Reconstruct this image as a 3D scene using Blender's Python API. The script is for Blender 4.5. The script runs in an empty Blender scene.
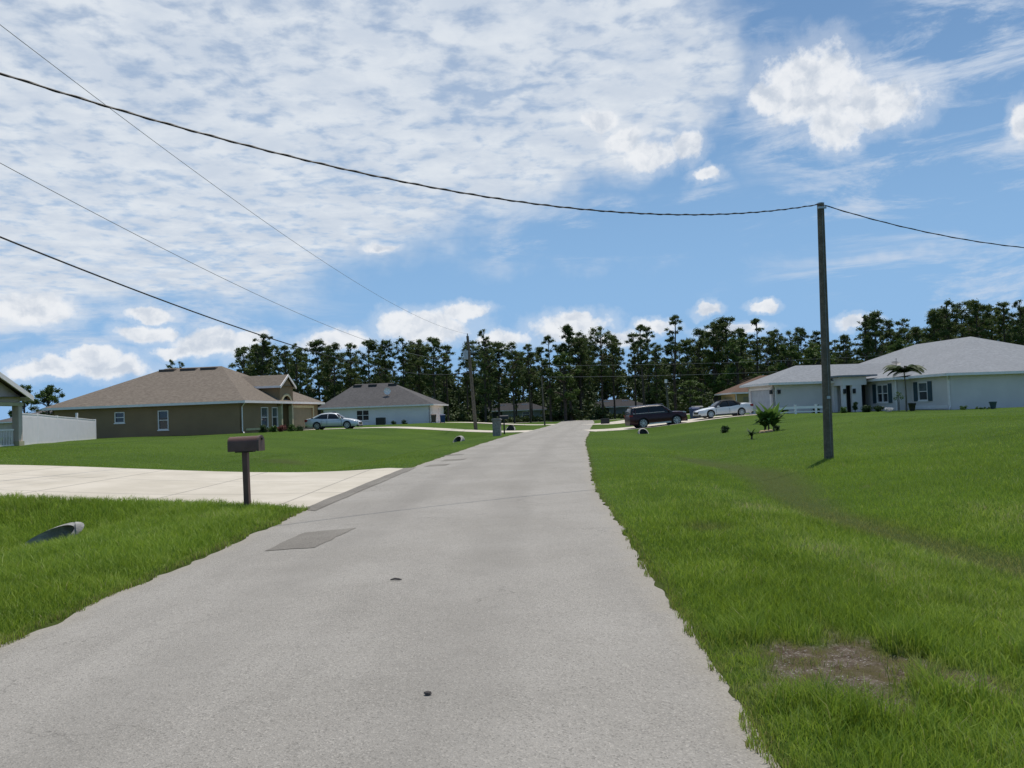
import bpy, math, random
import numpy as np
from mathutils import Vector, Matrix
random.seed(7); rng = np.random.default_rng(7)
SC = bpy.context.scene; COL = SC.collection
R = math.radians

# ------------------------------------------------------------------ camera
F = 830.; ROLL = R(2.0); CH = 1.65; PITCH = math.atan(30 / F)
cd = bpy.data.cameras.new('camera'); cam = bpy.data.objects.new('camera', cd); COL.objects.link(cam)
cd.sensor_width = 36; cd.lens = 36 * F / 1024; cd.clip_start = .05; cd.clip_end = 20000
cam.matrix_world = (Matrix.Translation((0, 0, CH)) @ Matrix.Rotation(PITCH, 4, 'X')
                    @ Matrix.Rotation(R(90), 4, 'X') @ Matrix.Rotation(-ROLL, 4, 'Z'))
SC.camera = cam
SC.view_settings.view_transform = 'Standard'; SC.view_settings.look = 'None'; SC.view_settings.exposure = 0
_c, _s = math.cos(ROLL), math.sin(ROLL)
def ray(px, py):
    u = (px - 512) / F; v = (384 - py) / F
    a = u * _c + v * _s; b = -u * _s + v * _c
    return (a, math.cos(PITCH) - b * math.sin(PITCH), math.sin(PITCH) + b * math.cos(PITCH))
def at(px, py, Y):
    r = ray(px, py); t = Y / r[1]
    return Vector((r[0] * t, Y, CH + r[2] * t))
def azel(px, py):
    r = Vector(ray(px, py)).normalized()
    return math.atan2(r.x, r.y), math.asin(r.z)

# ------------------------------------------------------------------ node helpers
class NT:
    def __init__(s, tree): s.t = tree; s.L = tree.links
    def n(s, typ, **kw):
        x = s.t.nodes.new(typ)
        for k, v in kw.items(): setattr(x, k, v)
        return x
    def put(s, sock, v):
        if v is None: return
        if isinstance(v, bpy.types.NodeSocket): s.L.new(v, sock)
        else:
            try: sock.default_value = v
            except Exception: sock.default_value = tuple(v)[:3] if hasattr(v, '__len__') else v
    def m(s, op, a, b=None, c=None, clamp=False):
        x = s.n('ShaderNodeMath', operation=op, use_clamp=clamp)
        s.put(x.inputs[0], a); s.put(x.inputs[1], b); s.put(x.inputs[2], c)
        return x.outputs[0]
    def v(s, op, a, b=None):
        x = s.n('ShaderNodeVectorMath', operation=op)
        s.put(x.inputs[0], a)
        if op == 'SCALE': s.put(x.inputs[3], b)
        else: s.put(x.inputs[1], b)
        return x.outputs[1] if op in ('LENGTH', 'DOT_PRODUCT') else x.outputs[0]
    def noise(s, vec, scale, detail=4, rough=.55, dist=0, out=0):
        x = s.n('ShaderNodeTexNoise'); s.put(x.inputs['Vector'], vec)
        x.inputs['Scale'].default_value = scale; x.inputs['Detail'].default_value = detail
        x.inputs['Roughness'].default_value = rough; x.inputs['Distortion'].default_value = dist
        return x.outputs[out]
    def smooth(s, v, a, b, c=0., d=1.):
        x = s.n('ShaderNodeMapRange', interpolation_type='SMOOTHSTEP')
        s.put(x.inputs[0], v); x.inputs[1].default_value = a; x.inputs[2].default_value = b
        x.inputs[3].default_value = c; x.inputs[4].default_value = d
        return x.outputs[0]
    def mix(s, f, a, b):
        x = s.n('ShaderNodeMix', data_type='RGBA')
        s.put(x.inputs[0], f); s.put(x.inputs[6], c4(a)); s.put(x.inputs[7], c4(b))
        return x.outputs[2]
def c4(c):
    return c if isinstance(c, bpy.types.NodeSocket) else (c[0], c[1], c[2], 1)
def newmat(name):
    m = bpy.data.materials.new(name); m.use_nodes = True; m.node_tree.nodes.clear()
    t = NT(m.node_tree); o = t.n('ShaderNodeOutputMaterial'); b = t.n('ShaderNodeBsdfPrincipled')
    t.L.new(b.outputs[0], o.inputs[0]); return m, t, b, o
def mat(name, c1, c2=None, rough=.8, scale=3., bump=0., bscale=None, metal=0., detail=5, spec=None, fine=None):
    """two tones mixed by noise, optional bump"""
    m, t, b, o = newmat(name)
    co = t.n('ShaderNodeTexCoord').outputs['Object']
    c2 = c2 or tuple(x * .86 for x in c1)
    col = t.mix(t.smooth(t.noise(co, scale, detail), .35, .65), c1, c2)
    if fine:
        col = t.mix(t.smooth(t.noise(co, fine, 3), .4, .62, 0, .5), col, tuple(x * .6 for x in c1))
    t.L.new(col, b.inputs['Base Color'])
    b.inputs['Roughness'].default_value = rough; b.inputs['Metallic'].default_value = metal
    if spec is not None: b.inputs['Specular IOR Level'].default_value = spec
    if bump:
        bp = t.n('ShaderNodeBump'); bp.inputs['Strength'].default_value = min(1, bump)
        bp.inputs['Distance'].default_value = .02
        t.L.new(t.noise(co, bscale or scale * 6, 4), bp.inputs['Height']); t.L.new(bp.outputs[0], b.inputs['Normal'])
    return m
def shingle(name, c1, c2):
    m, t, b, o = newmat(name)
    co = t.n('ShaderNodeTexCoord').outputs['Object']
    mp = t.n('ShaderNodeMapping'); mp.inputs['Scale'].default_value = (3.5, 3.5, 14); t.L.new(co, mp.inputs[0])
    col = t.mix(t.smooth(t.noise(mp.outputs[0], 1., 2, .7), .32, .68), c1, c2)
    col = t.mix(t.smooth(t.noise(co, .35, 3), .35, .7, 0, .35), col, tuple(x * .75 for x in c1))
    sep = t.n('ShaderNodeSeparateXYZ'); t.L.new(co, sep.inputs[0])
    fr = t.m('FRACT', t.m('MULTIPLY', sep.outputs[2], 16.))
    col = t.mix(t.smooth(fr, .0, .25, .45, 0), col, tuple(x * .45 for x in c1))
    t.L.new(col, b.inputs['Base Color']); b.inputs['Roughness'].default_value = .95
    b.inputs['Specular IOR Level'].default_value = .15
    return m
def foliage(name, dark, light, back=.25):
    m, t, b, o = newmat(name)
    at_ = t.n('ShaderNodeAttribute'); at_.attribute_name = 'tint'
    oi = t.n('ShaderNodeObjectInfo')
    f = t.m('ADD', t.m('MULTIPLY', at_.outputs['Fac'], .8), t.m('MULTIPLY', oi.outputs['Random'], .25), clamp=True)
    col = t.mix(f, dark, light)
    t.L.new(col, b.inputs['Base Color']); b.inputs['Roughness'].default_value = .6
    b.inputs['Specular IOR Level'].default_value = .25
    tr = t.n('ShaderNodeBsdfTranslucent'); t.L.new(col, tr.inputs[0])
    mx = t.n('ShaderNodeMixShader'); mx.inputs[0].default_value = back
    t.L.new(b.outputs[0], mx.inputs[1]); t.L.new(tr.outputs[0], mx.inputs[2]); t.L.new(mx.outputs[0], o.inputs[0])
    return m

# ------------------------------------------------------------------ mesh helpers
class MB:
    def __init__(s): s.v = []; s.f = []
    def add(s, vs, fs):
        k = len(s.v); s.v += [tuple(x) for x in vs]; s.f += [tuple(i + k for i in f) for f in fs]; return s
    def box(s, x0, x1, y0, y1, z0, z1, M=None):
        vs = [Vector((x, y, z)) for z in (z0, z1) for y in (y0, y1) for x in (x0, x1)]
        if M: vs = [M @ v for v in vs]
        return s.add(vs, [(0, 2, 3, 1), (4, 5, 7, 6), (0, 1, 5, 4), (2, 6, 7, 3), (0, 4, 6, 2), (1, 3, 7, 5)])
    def loft(s, rings, cap=True):
        n = len(rings[0]); k = len(s.v)
        for r in rings: s.v += [tuple(p) for p in r]
        for i in range(len(rings) - 1):
            for j in range(n):
                a = k + i * n + j; b = k + i * n + (j + 1) % n
                s.f.append((a, b, b + n, a + n))
        if cap:
            s.f.append(tuple(k + j for j in range(n))[::-1]); s.f.append(tuple(k + (len(rings) - 1) * n + j for j in range(n)))
        return s
    def tube(s, pts, r, n=8, cap=True):
        pts = [Vector(p) for p in pts]; rs = r if hasattr(r, '__len__') else [r] * len(pts); rings = []
        for i, p in enumerate(pts):
            d = (pts[min(i + 1, len(pts) - 1)] - pts[max(i - 1, 0)]).normalized()
            a = d.orthogonal().normalized() if abs(d.z) < .95 else Vector((1, 0, 0)).cross(d).normalized()
            if abs(d.z) < .95: a = Vector((0, 0, 1)).cross(d).normalized()
            b = d.cross(a)
            rings.append([p + (a * math.cos(q) + b * math.sin(q)) * rs[i] for q in [2 * math.pi * k / n for k in range(n)]])
        return s.loft(rings, cap)
    def poly(s, pts): return s.add(pts, [tuple(range(len(pts)))])
    def prism(s, pts, d):
        """extrude a planar polygon by vector d"""
        d = Vector(d); n = len(pts)
        return s.loft([pts, [Vector(p) + d for p in pts]])
    def build(s, name, m, parent=None, loc=None, smooth=None):
        me = bpy.data.meshes.new(name); me.from_pydata(s.v, [], s.f); me.update()
        o = bpy.data.objects.new(name, me); COL.objects.link(o); me.materials.append(m)
        import bmesh
        bm = bmesh.new(); bm.from_mesh(me); bmesh.ops.recalc_face_normals(bm, faces=bm.faces)
        if smooth:
            for f in bm.faces: f.smooth = True
            for e in bm.edges:
                if len(e.link_faces) == 2 and e.calc_face_angle(0) > R(smooth): e.smooth = False
        bm.to_mesh(me); bm.free()
        if parent: o.parent = parent
        if loc: o.location = loc
        return o
def tag(o, label=None, cat=None, group=None, kind=None):
    if label: o['label'] = label
    if cat: o['category'] = cat
    if group: o['group'] = group
    if kind: o['kind'] = kind
    return o
def empty(name, loc, rz=0, label=None, cat=None, group=None):
    o = bpy.data.objects.new(name, None); COL.objects.link(o); o.location = loc; o.rotation_euler = (0, 0, rz)
    o.empty_display_size = .2
    return tag(o, label, cat, group)
KIDS = {}
def copy_tree(o, parent=None, kids=None):
    c = o.copy(); COL.objects.link(c)
    if parent: c.parent = parent
    for ch in [x for x in ALLKIDS(o)]: copy_tree(ch, c)
    return c
def ALLKIDS(o): return [x for x in COL.objects if x.parent == o]
def nmesh(name, verts, faces_flat, nper, m, attrs=None, parent=None):
    """fast numpy mesh, faces all with nper corners"""
    me = bpy.data.meshes.new(name); nv = len(verts); nf = len(faces_flat) // nper
    me.vertices.add(nv); me.vertices.foreach_set('co', np.asarray(verts, np.float32).ravel())
    me.loops.add(len(faces_flat)); me.loops.foreach_set('vertex_index', np.asarray(faces_flat, np.int32))
    me.polygons.add(nf); me.polygons.foreach_set('loop_start', np.arange(0, nf * nper, nper, dtype=np.int32))
    me.update(calc_edges=True)
    for k, a in (attrs or {}).items():
        at_ = me.attributes.new(k, 'FLOAT', 'POINT'); at_.data.foreach_set('value', np.asarray(a, np.float32))
    me.materials.append(m)
    o = bpy.data.objects.new(name, me); COL.objects.link(o)
    if parent: o.parent = parent
    return o

# ------------------------------------------------------------------ world
SUN_EL, SUN_AZ = R(72), R(35)     # azimuth measured from +Y towards +X
w = bpy.data.worlds.new('World'); SC.world = w; w.use_nodes = True
w.node_tree.nodes.clear(); T = NT(w.node_tree)
SKY = .11
out = T.n('ShaderNodeOutputWorld'); bg = T.n('ShaderNodeBackground'); bg.inputs[1].default_value = SKY
T.L.new(bg.outputs[0], out.inputs[0])
sky = T.n('ShaderNodeTexSky', sky_type='NISHITA'); sky.sun_disc = False
sky.sun_elevation = SUN_EL; sky.sun_rotation = SUN_AZ; sky.air_density = 1.0; sky.dust_density = .6; sky.ozone_density = 1.2
dirv = T.n('ShaderNodeTexCoord').outputs['Generated']
sp = T.n('ShaderNodeSeparateXYZ'); T.L.new(dirv, sp.inputs[0])
az = T.m('ARCTAN2', sp.outputs[0], sp.outputs[1]); el = T.m('ARCSINE', sp.outputs[2])
cb = T.n('ShaderNodeCombineXYZ'); T.L.new(az, cb.inputs[0]); T.L.new(el, cb.inputs[1]); ae = cb.outputs[0]
den = T.m('ADD', T.m('MAXIMUM', sp.outputs[2], 0), .07)
cb2 = T.n('ShaderNodeCombineXYZ'); T.L.new(T.m('DIVIDE', sp.outputs[0], den), cb2.inputs[0]); T.L.new(T.m('DIVIDE', sp.outputs[1], den), cb2.inputs[1])
pl = cb2.outputs[0]
def ellipses(vec, lst):
    cur = None
    for (px, py, rx, ry) in lst:
        a, e = azel(px, py)
        d = T.v('LENGTH', T.v('MULTIPLY', T.v('SUBTRACT', vec, (a, e, 0)), (F / rx, F / ry, 0)))
        cur = d if cur is None else T.m('MINIMUM', cur, d)
    return cur
# fair weather cumulus
wn = T.noise(ae, 20, 6, .62, out=1)
warp = T.v('ADD', ae, T.v('SCALE', T.v('SUBTRACT', wn, (.5, .5, .5)), .038))
CUM = [(812, 88, 52, 40), (872, 106, 50, 26), (836, 128, 26, 22), (775, 98, 26, 16),
       (650, 158, 34, 15), (688, 148, 18, 15), (709, 174, 17, 8), (625, 140, 22, 12), (600, 120, 20, 10),
       (32, 308, 36, 18), (150, 315, 24, 9), (150, 334, 30, 9), (214, 345, 46, 17), (180, 354, 26, 8), (250, 338, 22, 9),
       (335, 340, 36, 12), (428, 327, 52, 19), (465, 311, 26, 10), (400, 320, 26, 14), (570, 328, 44, 18), (576, 316, 20, 10),
       (707, 307, 16, 6), (765, 304, 15, 6), (50, 366, 46, 12), (112, 368, 40, 14), (92, 355, 26, 9),
       (378, 247, 20, 6), (655, 328, 22, 7), (1022, 128, 14, 18), (858, 322, 22, 7), (735, 327, 34, 7), (500, 340, 30, 9), (620, 340, 30, 8)]
r = ellipses(warp, CUM)
cn = T.noise(ae, 34, 7, .62)
rr_ = T.m('ADD', r, T.m('MULTIPLY', T.m('SUBTRACT', cn, .5), 1.1))
cum = T.m('MAXIMUM', T.smooth(rr_, 1.14, .60), T.m('MULTIPLY', T.smooth(rr_, 1.5, .95), .28))
# altocumulus sheet, upper left
SH = [(120, 60, 520, 215), (420, 20, 330, 190), (60, 225, 330, 62), (560, 60, 190, 110)]
w2 = T.v('ADD', ae, T.v('SCALE', T.v('SUBTRACT', T.noise(ae, 5, 5, .6, out=1), (.5, .5, .5)), .22))
sheet_r = ellipses(w2, SH)
region = T.smooth(sheet_r, 1.05, .80)
fine = T.noise(T.v('MULTIPLY', pl, (1, 1, 0)), 11, 6, .57, .2)
mid = T.noise(pl, 2.6, 5, .6, .4)
tex = T.m('ADD', T.m('MULTIPLY', fine, .6), T.m('MULTIPLY', mid, .4))
sheet = T.m('MULTIPLY', T.smooth(tex, .36, .54, .42, .98), region)
# thin wisps
mp = T.n('ShaderNodeMapping'); mp.inputs['Rotation'].default_value = (0, 0, R(-22)); mp.inputs['Scale'].default_value = (3.2, 13, 1)
T.L.new(ae, mp.inputs[0])
wreg = T.smooth(ellipses(w2, [(930, 185, 170, 60), (930, 268, 190, 34), (980, 50, 150, 80), (600, 235, 170, 40), (690, 60, 120, 70), (90, 300, 260, 60), (850, 120, 180, 60)]), 1.15, .35)
wisp = T.m('MULTIPLY', T.smooth(T.noise(mp.outputs[0], 1.6, 8, .68, .5), .46, .66), T.m('MULTIPLY', wreg, .8))
haze = T.smooth(el, .46, 0., .30, .95)
scol = T.mix(1.0, (0, 0, 0), sky.outputs[0])
hs = T.n('ShaderNodeHueSaturation'); hs.inputs['Saturation'].default_value = 1.22; hs.inputs['Value'].default_value = .74
T.L.new(sky.outputs[0], hs.inputs['Color'])
k = 1 / SKY
base = T.mix(haze, hs.outputs[0], (.265 * k, .485 * k, .80 * k))
c1 = T.mix(wisp, base, (.60 * k, .68 * k, .80 * k))
shcol = T.mix(T.smooth(T.noise(pl, 5, 5, .6), .35, .7), (.60 * k, .67 * k, .77 * k), (.74 * k, .79 * k, .85 * k))
c2 = T.mix(sheet, c1, shcol)
nA = T.noise(warp, 30, 4, .55); nB = T.noise(T.v('ADD', warp, (.006, .013, 0)), 30, 4, .55)
lit = T.m('ADD', T.m('MULTIPLY', T.m('SUBTRACT', nA, nB), 1.6), T.m('MULTIPLY', r, .30))
cucol = T.mix(T.smooth(lit, -.30, .38), (.58 * k, .64 * k, .73 * k), (.86 * k, .88 * k, .91 * k))
c3 = T.mix(T.m('MULTIPLY', cum, .96), c2, cucol)
T.L.new(c3, bg.inputs[0])
w.cycles.sampling_method = 'MANUAL'; w.cycles.sample_map_resolution = 512

sl = bpy.data.lights.new('sun', 'SUN'); sl.energy = 4.35; sl.angle = R(.55); sl.color = (1, .945, .86)
so = bpy.data.objects.new('sun', sl); COL.objects.link(so)
sd = Vector((math.sin(SUN_AZ) * math.cos(SUN_EL), math.cos(SUN_AZ) * math.cos(SUN_EL), math.sin(SUN_EL)))
so.rotation_euler = sd.to_track_quat('Z', 'Y').to_euler(); so.location = (0, 0, 60)

# ------------------------------------------------------------------ terrain
CY = np.array([-60, 4, 8, 12.6, 17.5, 26.3, 39, 48, 58, 68, 78, 97, 125, 160, 200.])
LX = np.array([-4.0, -4.0, -4.0, -3.95, -3.78, -3.48, -2.55, -1.85, -.97, .2, 1.53, 3.68, 6.6, 9.6, 13])
RX = np.array([1.12, 1.14, 1.34, 1.50, 1.68, 2.38, 3.38, 4.11, 5.2, 6.2, 7.2, 9.2, 12.2, 15.2, 18.6])
def sst(a, b, x): t = np.clip((x - a) / (b - a), 0, 1); return t * t * (3 - 2 * t)
# driveways: (road edge point, far point, half width, flare, far height)
DR = {'left_near': ((-3.75, 21.5), (-26, 21.9), 4.3, 1.6, .66),
      'left_sedan': ((1.55, 77.5), (-20.4, 80.6), 2.9, 1.0, .80),
      'left_far': ((5.7, 115.3), (-10.9, 117.4), 2.9, 1.0, .75),
      'right_near': ((6.4, 70.7), (22.0, 73.2), 2.7, 1.0, .85),
      'right_far': ((9.7, 102.6), (28.6, 114.8), 2.6, 1.0, .80)}
def dparam(p0, p1, x, y):
    L = math.hypot(p1[0] - p0[0], p1[1] - p0[1]); ux, uy = (p1[0] - p0[0]) / L, (p1[1] - p0[1]) / L
    return (x - p0[0]) * ux + (y - p0[1]) * uy, -(x - p0[0]) * uy + (y - p0[1]) * ux, L, ux, uy
def dz(t, L, zf): return zf * sst(1.2, min(L, 15.), t)
def dhw(t, hw, fl): return hw + fl * np.exp(-np.maximum(t - .5, 0) / 1.5)
def swaled(x, y):
    lx = np.interp(y, CY, LX); rx = np.interp(y, CY, RX)
    return np.maximum(lx - x, x - rx), x > (lx + rx) / 2
def tz(x, y, sub=False):
    x = np.asarray(x, float); y = np.asarray(y, float)
    d, right = swaled(x, y); d = np.maximum(d, 0)
    far = 1 - sst(128, 146, y); near = sst(-60, -30, y)
    depth = np.where(right, .26, .34); ctr = np.where(right, 4.2, 4.3)
    z = -depth * np.exp(-((d - ctr) / 1.5) ** 2) * (1 - np.exp(-d * 2)) + .8 * sst(5.2, 17, d)
    z = z + .03 * np.sin(x * .7 + 1.3 * np.sin(y * .31)) * np.sin(y * .43 + 1) * sst(5, 9, d)
    z = z * far * near
    for k, (p0, p1, hw, fl, zf) in DR.items():
        t, l, L, ux, uy = dparam(p0, p1, x, y)
        m = (1 - sst(dhw(t, hw, fl) + .35, dhw(t, hw, fl) + 2.2, np.abs(l))) * (t > -1) * (1 - sst(L + 1, L + 4, t))
        z = z * (1 - m) + dz(t, L, zf) * m
    return z
def TZ(x, y): return float(tz(x, y))
def in_drive(x, y, pad=0.):
    m = np.zeros(np.shape(x), bool)
    for k, (p0, p1, hw, fl, zf) in DR.items():
        t, l, L, ux, uy = dparam(p0, p1, x, y)
        m |= (np.abs(l) < dhw(t, hw, fl) + pad) & (t > -1) & (t < L + .5)
    return m
def hashn(x, y, s, seed=0):
    """cheap value noise"""
    xi = np.floor(x / s); yi = np.floor(y / s); fx = x / s - xi; fy = y / s - yi
    fx = fx * fx * (3 - 2 * fx); fy = fy * fy * (3 - 2 * fy)
    def h(a, b): v = np.sin(a * 127.1 + b * 311.7 + seed * 74.7) * 43758.5453; return v - np.floor(v)
    return (h(xi, yi) * (1 - fx) + h(xi + 1, yi) * fx) * (1 - fy) + (h(xi, yi + 1) * (1 - fx) + h(xi + 1, yi + 1) * fx) * fy
def dirt(x, y):
    """bare worn patch on the right verge"""
    n = hashn(x, y, .22, 3) * .6 + hashn(x, y, .09, 5) * .4
    a = ((x - 1.92) / .60) ** 2 + ((y - 5.15) / .72) ** 2
    b = ((x - 2.50) / .26) ** 2 + ((y - 4.82) / .26) ** 2
    v = np.exp(-np.minimum(a, b) * 1.0)
    return np.clip((v - .26 - (n - .5) * .95) * 2.2, 0, 1)
def brown(x, y):
    d, right = swaled(x, y)
    n = hashn(x, y, 1.1, 8) * .6 + hashn(x, y, .35, 9) * .4
    n = n * .55 + hashn(x, y, 3.1, 14) * .45; s = 1.0 * np.exp(-((d - 4.1 - .5 * np.sin(y * .35)) / .8) ** 2) * right * sst(5, 9, y) * (1 - sst(27, 36, y))
    s2 = np.exp(-(((x - 2.6) / .5) ** 2 + ((y - 11.2) / .7) ** 2)) * .7
    s3 = np.exp(-(((x + 9.5) / 1.0) ** 2 + ((y - 34.5) / 1.2) ** 2)) * 1.2
    return np.clip((np.maximum(np.maximum(s, s2), s3) * 1.15 - (1 - n) * .75) * 1.25, 0, 1)

mGrassGround, t, b, o = newmat('grass_ground')
pos = t.n('ShaderNodeNewGeometry').outputs['Position']
g1 = t.mix(t.smooth(t.noise(pos, .16, 4, .6), .35, .65), (.040, .080, .008), (.066, .115, .011))
g1 = t.mix(t.smooth(t.noise(pos, 1.3, 5, .65), .42, .72, 0, .5), g1, (.034, .066, .008))
g1 = t.mix(t.smooth(t.noise(pos, 9, 5, .7), .40, .75, 0, .6), g1, (.078, .12, .016))
g1 = t.mix(t.smooth(t.noise(pos, 38, 3, .7), .45, .7, 0, .5), g1, (.026, .05, .006))
br = t.n('ShaderNodeAttribute'); br.attribute_name = 'brown'
g1 = t.mix(t.m('MULTIPLY', br.outputs['Fac'], .6, clamp=True), g1, (.055, .060, .018))
dt = t.n('ShaderNodeAttribute'); dt.attribute_name = 'dirt'
soil = t.mix(t.smooth(t.noise(pos, 14, 6, .7), .35, .65), (.060, .042, .027), (.15, .122, .095))
soil = t.mix(t.smooth(t.noise(pos, 60, 2, .6), .60, .66), soil, (.34, .32, .29))
soil = t.mix(t.smooth(t.noise(pos, 5, 4, .6), .42, .62), soil, (.085, .072, .034))
g1 = t.mix(dt.outputs['Fac'], g1, soil)
t.L.new(g1, b.inputs['Base Color']); b.inputs['Roughness'].default_value = .95; b.inputs['Specular IOR Level'].default_value = .1
bp = t.n('ShaderNodeBump'); bp.inputs['Distance'].default_value = .06; bp.inputs['Strength'].default_value = .8
t.L.new(t.noise(pos, 16, 6, .7), bp.inputs['Height']); t.L.new(bp.outputs[0], b.inputs['Normal'])

xs = np.concatenate([[-6000, -2000, -700, -300], np.arange(-150, -60, 6), np.arange(-60, -22, 1.2), np.arange(-22, -1, .25), np.arange(-1, 1, 1.), np.arange(1, 5, .1), np.arange(5, 16, .25), np.arange(16, 60, 1.2), np.arange(60, 160, 6), [300, 700, 2000, 6000]])
ys = np.concatenate([[-6000, -800, -200], np.arange(-60, -4, 4), np.arange(-4, 4, .5), np.arange(4, 7, .1), np.arange(7, 32, .3), np.arange(32, 100, .9), np.arange(100, 170, 2), np.arange(170, 300, 15), [400, 800, 2500, 9000]])
gx, gy = np.meshgrid(xs, ys)
gz = tz(gx, gy)
dd, _ = swaled(gx, gy)
gz = gz - .05 * (dd < -.05) * (gy < 170) * (gy > -60)
gz = gz + .02 * sst(0, .2, dd) * (gy < 130)
gz -= .03 * in_drive(gx, gy, -.1)
gz -= .05 * ((np.abs(gy - 153) < 2.6) & (np.abs(gx) < 150))
nx, ny = len(xs), len(ys)
ii = (np.arange(ny - 1)[:, None] * nx + np.arange(nx - 1)[None]).ravel()
fc = np.stack([ii, ii + 1, ii + nx + 1, ii + nx], 1).ravel()
gr = nmesh('ground', np.stack([gx.ravel(), gy.ravel(), gz.ravel()], 1), fc, 4, mGrassGround,
           {'brown': np.maximum(brown(gx, gy), (1 - sst(.02, .14, dd)) * (gy < 60)).ravel(), 'dirt': dirt(gx, gy).ravel()})
gr['kind'] = 'structure'
gr.data.polygons.foreach_set('use_smooth', [True] * len(gr.data.polygons))

# asphalt
def asphalt(name, c1, c2):
    m, t, b, o = newmat(name)
    pos = t.n('ShaderNodeNewGeometry').outputs['Position']
    col = t.mix(t.smooth(t.noise(pos, .45, 5, .6), .3, .7), c1, c2)
    mp = t.n('ShaderNodeMapping'); mp.inputs['Scale'].default_value = (1.1, .10, 1); t.L.new(pos, mp.inputs[0])
    col = t.mix(t.smooth(t.noise(mp.outputs[0], 1., 4, .6), .45, .75, 0, .35), col, tuple(x * .72 for x in c1))
    col = t.mix(t.smooth(t.noise(pos, 3.2, 5, .7), .52, .8, 0, .35), col, tuple(x * .6 for x in c1))
    vo = t.n('ShaderNodeTexVoronoi'); vo.inputs['Scale'].default_value = 95; t.L.new(pos, vo.inputs['Vector'])
    cell = t.n('ShaderNodeSeparateColor'); t.L.new(vo.outputs['Color'], cell.inputs[0])
    col = t.mix(t.smooth(cell.outputs[0], .72, 1., 0, .42), col, tuple(min(1, x * 1.75) for x in c1))
    col = t.mix(t.smooth(cell.outputs[1], .72, 1., 0, .5), col, tuple(x * .42 for x in c1))
    col = t.mix(t.smooth(t.noise(pos, 210, 2, .8), .5, .72, 0, .5), col, tuple(x * .5 for x in c1))
    la = t.n('ShaderNodeAttribute'); la.attribute_name = 'lateral'
    tr1 = t.m('ABSOLUTE', t.m('SUBTRACT', t.m('ABSOLUTE', t.m('SUBTRACT', la.outputs['Fac'], .5)), .19))
    trk = t.m('MULTIPLY', t.smooth(tr1, .10, .02, 0, .30), t.smooth(t.noise(pos, .7, 3), .3, .6, .4, 1))
    col = t.mix(trk, col, tuple(x * .72 for x in c1))
    edg = t.smooth(t.m('ADD', t.m('ABSOLUTE', t.m('SUBTRACT', la.outputs['Fac'], .5)), t.m('MULTIPLY', t.noise(pos, 3, 4), .05)), .47, .53, 0, .45)
    if name == 'asphalt': col = t.mix(edg, col, (.30, .27, .22))
    # hairline cracks
    wv = t.n('ShaderNodeTexVoronoi', feature='DISTANCE_TO_EDGE'); wv.inputs['Scale'].default_value = .33
    t.L.new(t.v('ADD', pos, t.v('SCALE', t.noise(pos, 1.1, 5, .65, out=1), 1.6)), wv.inputs['Vector'])
    crk = t.m('MULTIPLY', t.smooth(wv.outputs['Distance'], .006, .0), t.smooth(t.noise(pos, .5, 2), .5, .62, 0, .55))
    col = t.mix(crk, col, tuple(x * .35 for x in c1))
    t.L.new(col, b.inputs['Base Color']); b.inputs['Roughness'].default_value = .93; b.inputs['Specular IOR Level'].default_value = .2
    bp = t.n('ShaderNodeBump'); bp.inputs['Distance'].default_value = .006; bp.inputs['Strength'].default_value = .8
    t.L.new(t.m('ADD', vo.outputs['Distance'], t.noise(pos, 120, 3)), bp.inputs['Height']); t.L.new(bp.outputs[0], b.inputs['Normal'])
    return m
mRoad = asphalt('asphalt', (.268, .250, .222), (.318, .298, .268))
mPatch = asphalt('asphalt_patch', (.165, .15, .13), (.235, .218, .19))
yy = np.concatenate([np.arange(-40, 0, 1.), np.arange(0, 20, .09), np.arange(20, 60, .35), np.arange(60, 161, 1.)])
def edge_j(y, s, seed):
    return (hashn(y, y * 0 + .5, .9, seed) - .5) * .14 + (hashn(y, y * 0 + .5, .23, seed + 1) - .5) * .12
lx = np.interp(yy, CY, LX) + edge_j(yy, 1, 21); rx = np.interp(yy, CY, RX) - edge_j(yy, 1, 31)
NC = 12; vs = []; 
for i in range(NC + 1):
    f = i / NC; vs.append(np.stack([lx * (1 - f) + rx * f, yy, yy * 0 + .002 + .03 * math.sin(math.pi * f)], 1))
V = np.stack(vs, 1).reshape(-1, 3); n = NC + 1
ii = (np.arange(len(yy) - 1)[:, None] * n + np.arange(NC)[None]).ravel()
rd = nmesh('road', V, np.stack([ii, ii + 1, ii + n + 1, ii + n], 1).ravel(), 4, mRoad, {'lateral': np.tile(np.arange(n) / NC, len(yy))}); rd['kind'] = 'structure'
def sheet_poly(name, pts, z, m, sub=1):
    o = MB().poly([(p[0], p[1], z if z is not None else 0) for p in pts]).build(name, m)
    return o
o = sheet_poly('crossing_road', [(-150, 150.6), (150, 150.6), (150, 155.4), (-150, 155.4)], .008, mRoad); o['kind'] = 'structure'
def road_z(x, y):
    l = np.interp(y, CY, LX); r_ = np.interp(y, CY, RX); f = np.clip((x - l) / (r_ - l), 0, 1)
    return .002 + .03 * math.sin(math.pi * f)
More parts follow.
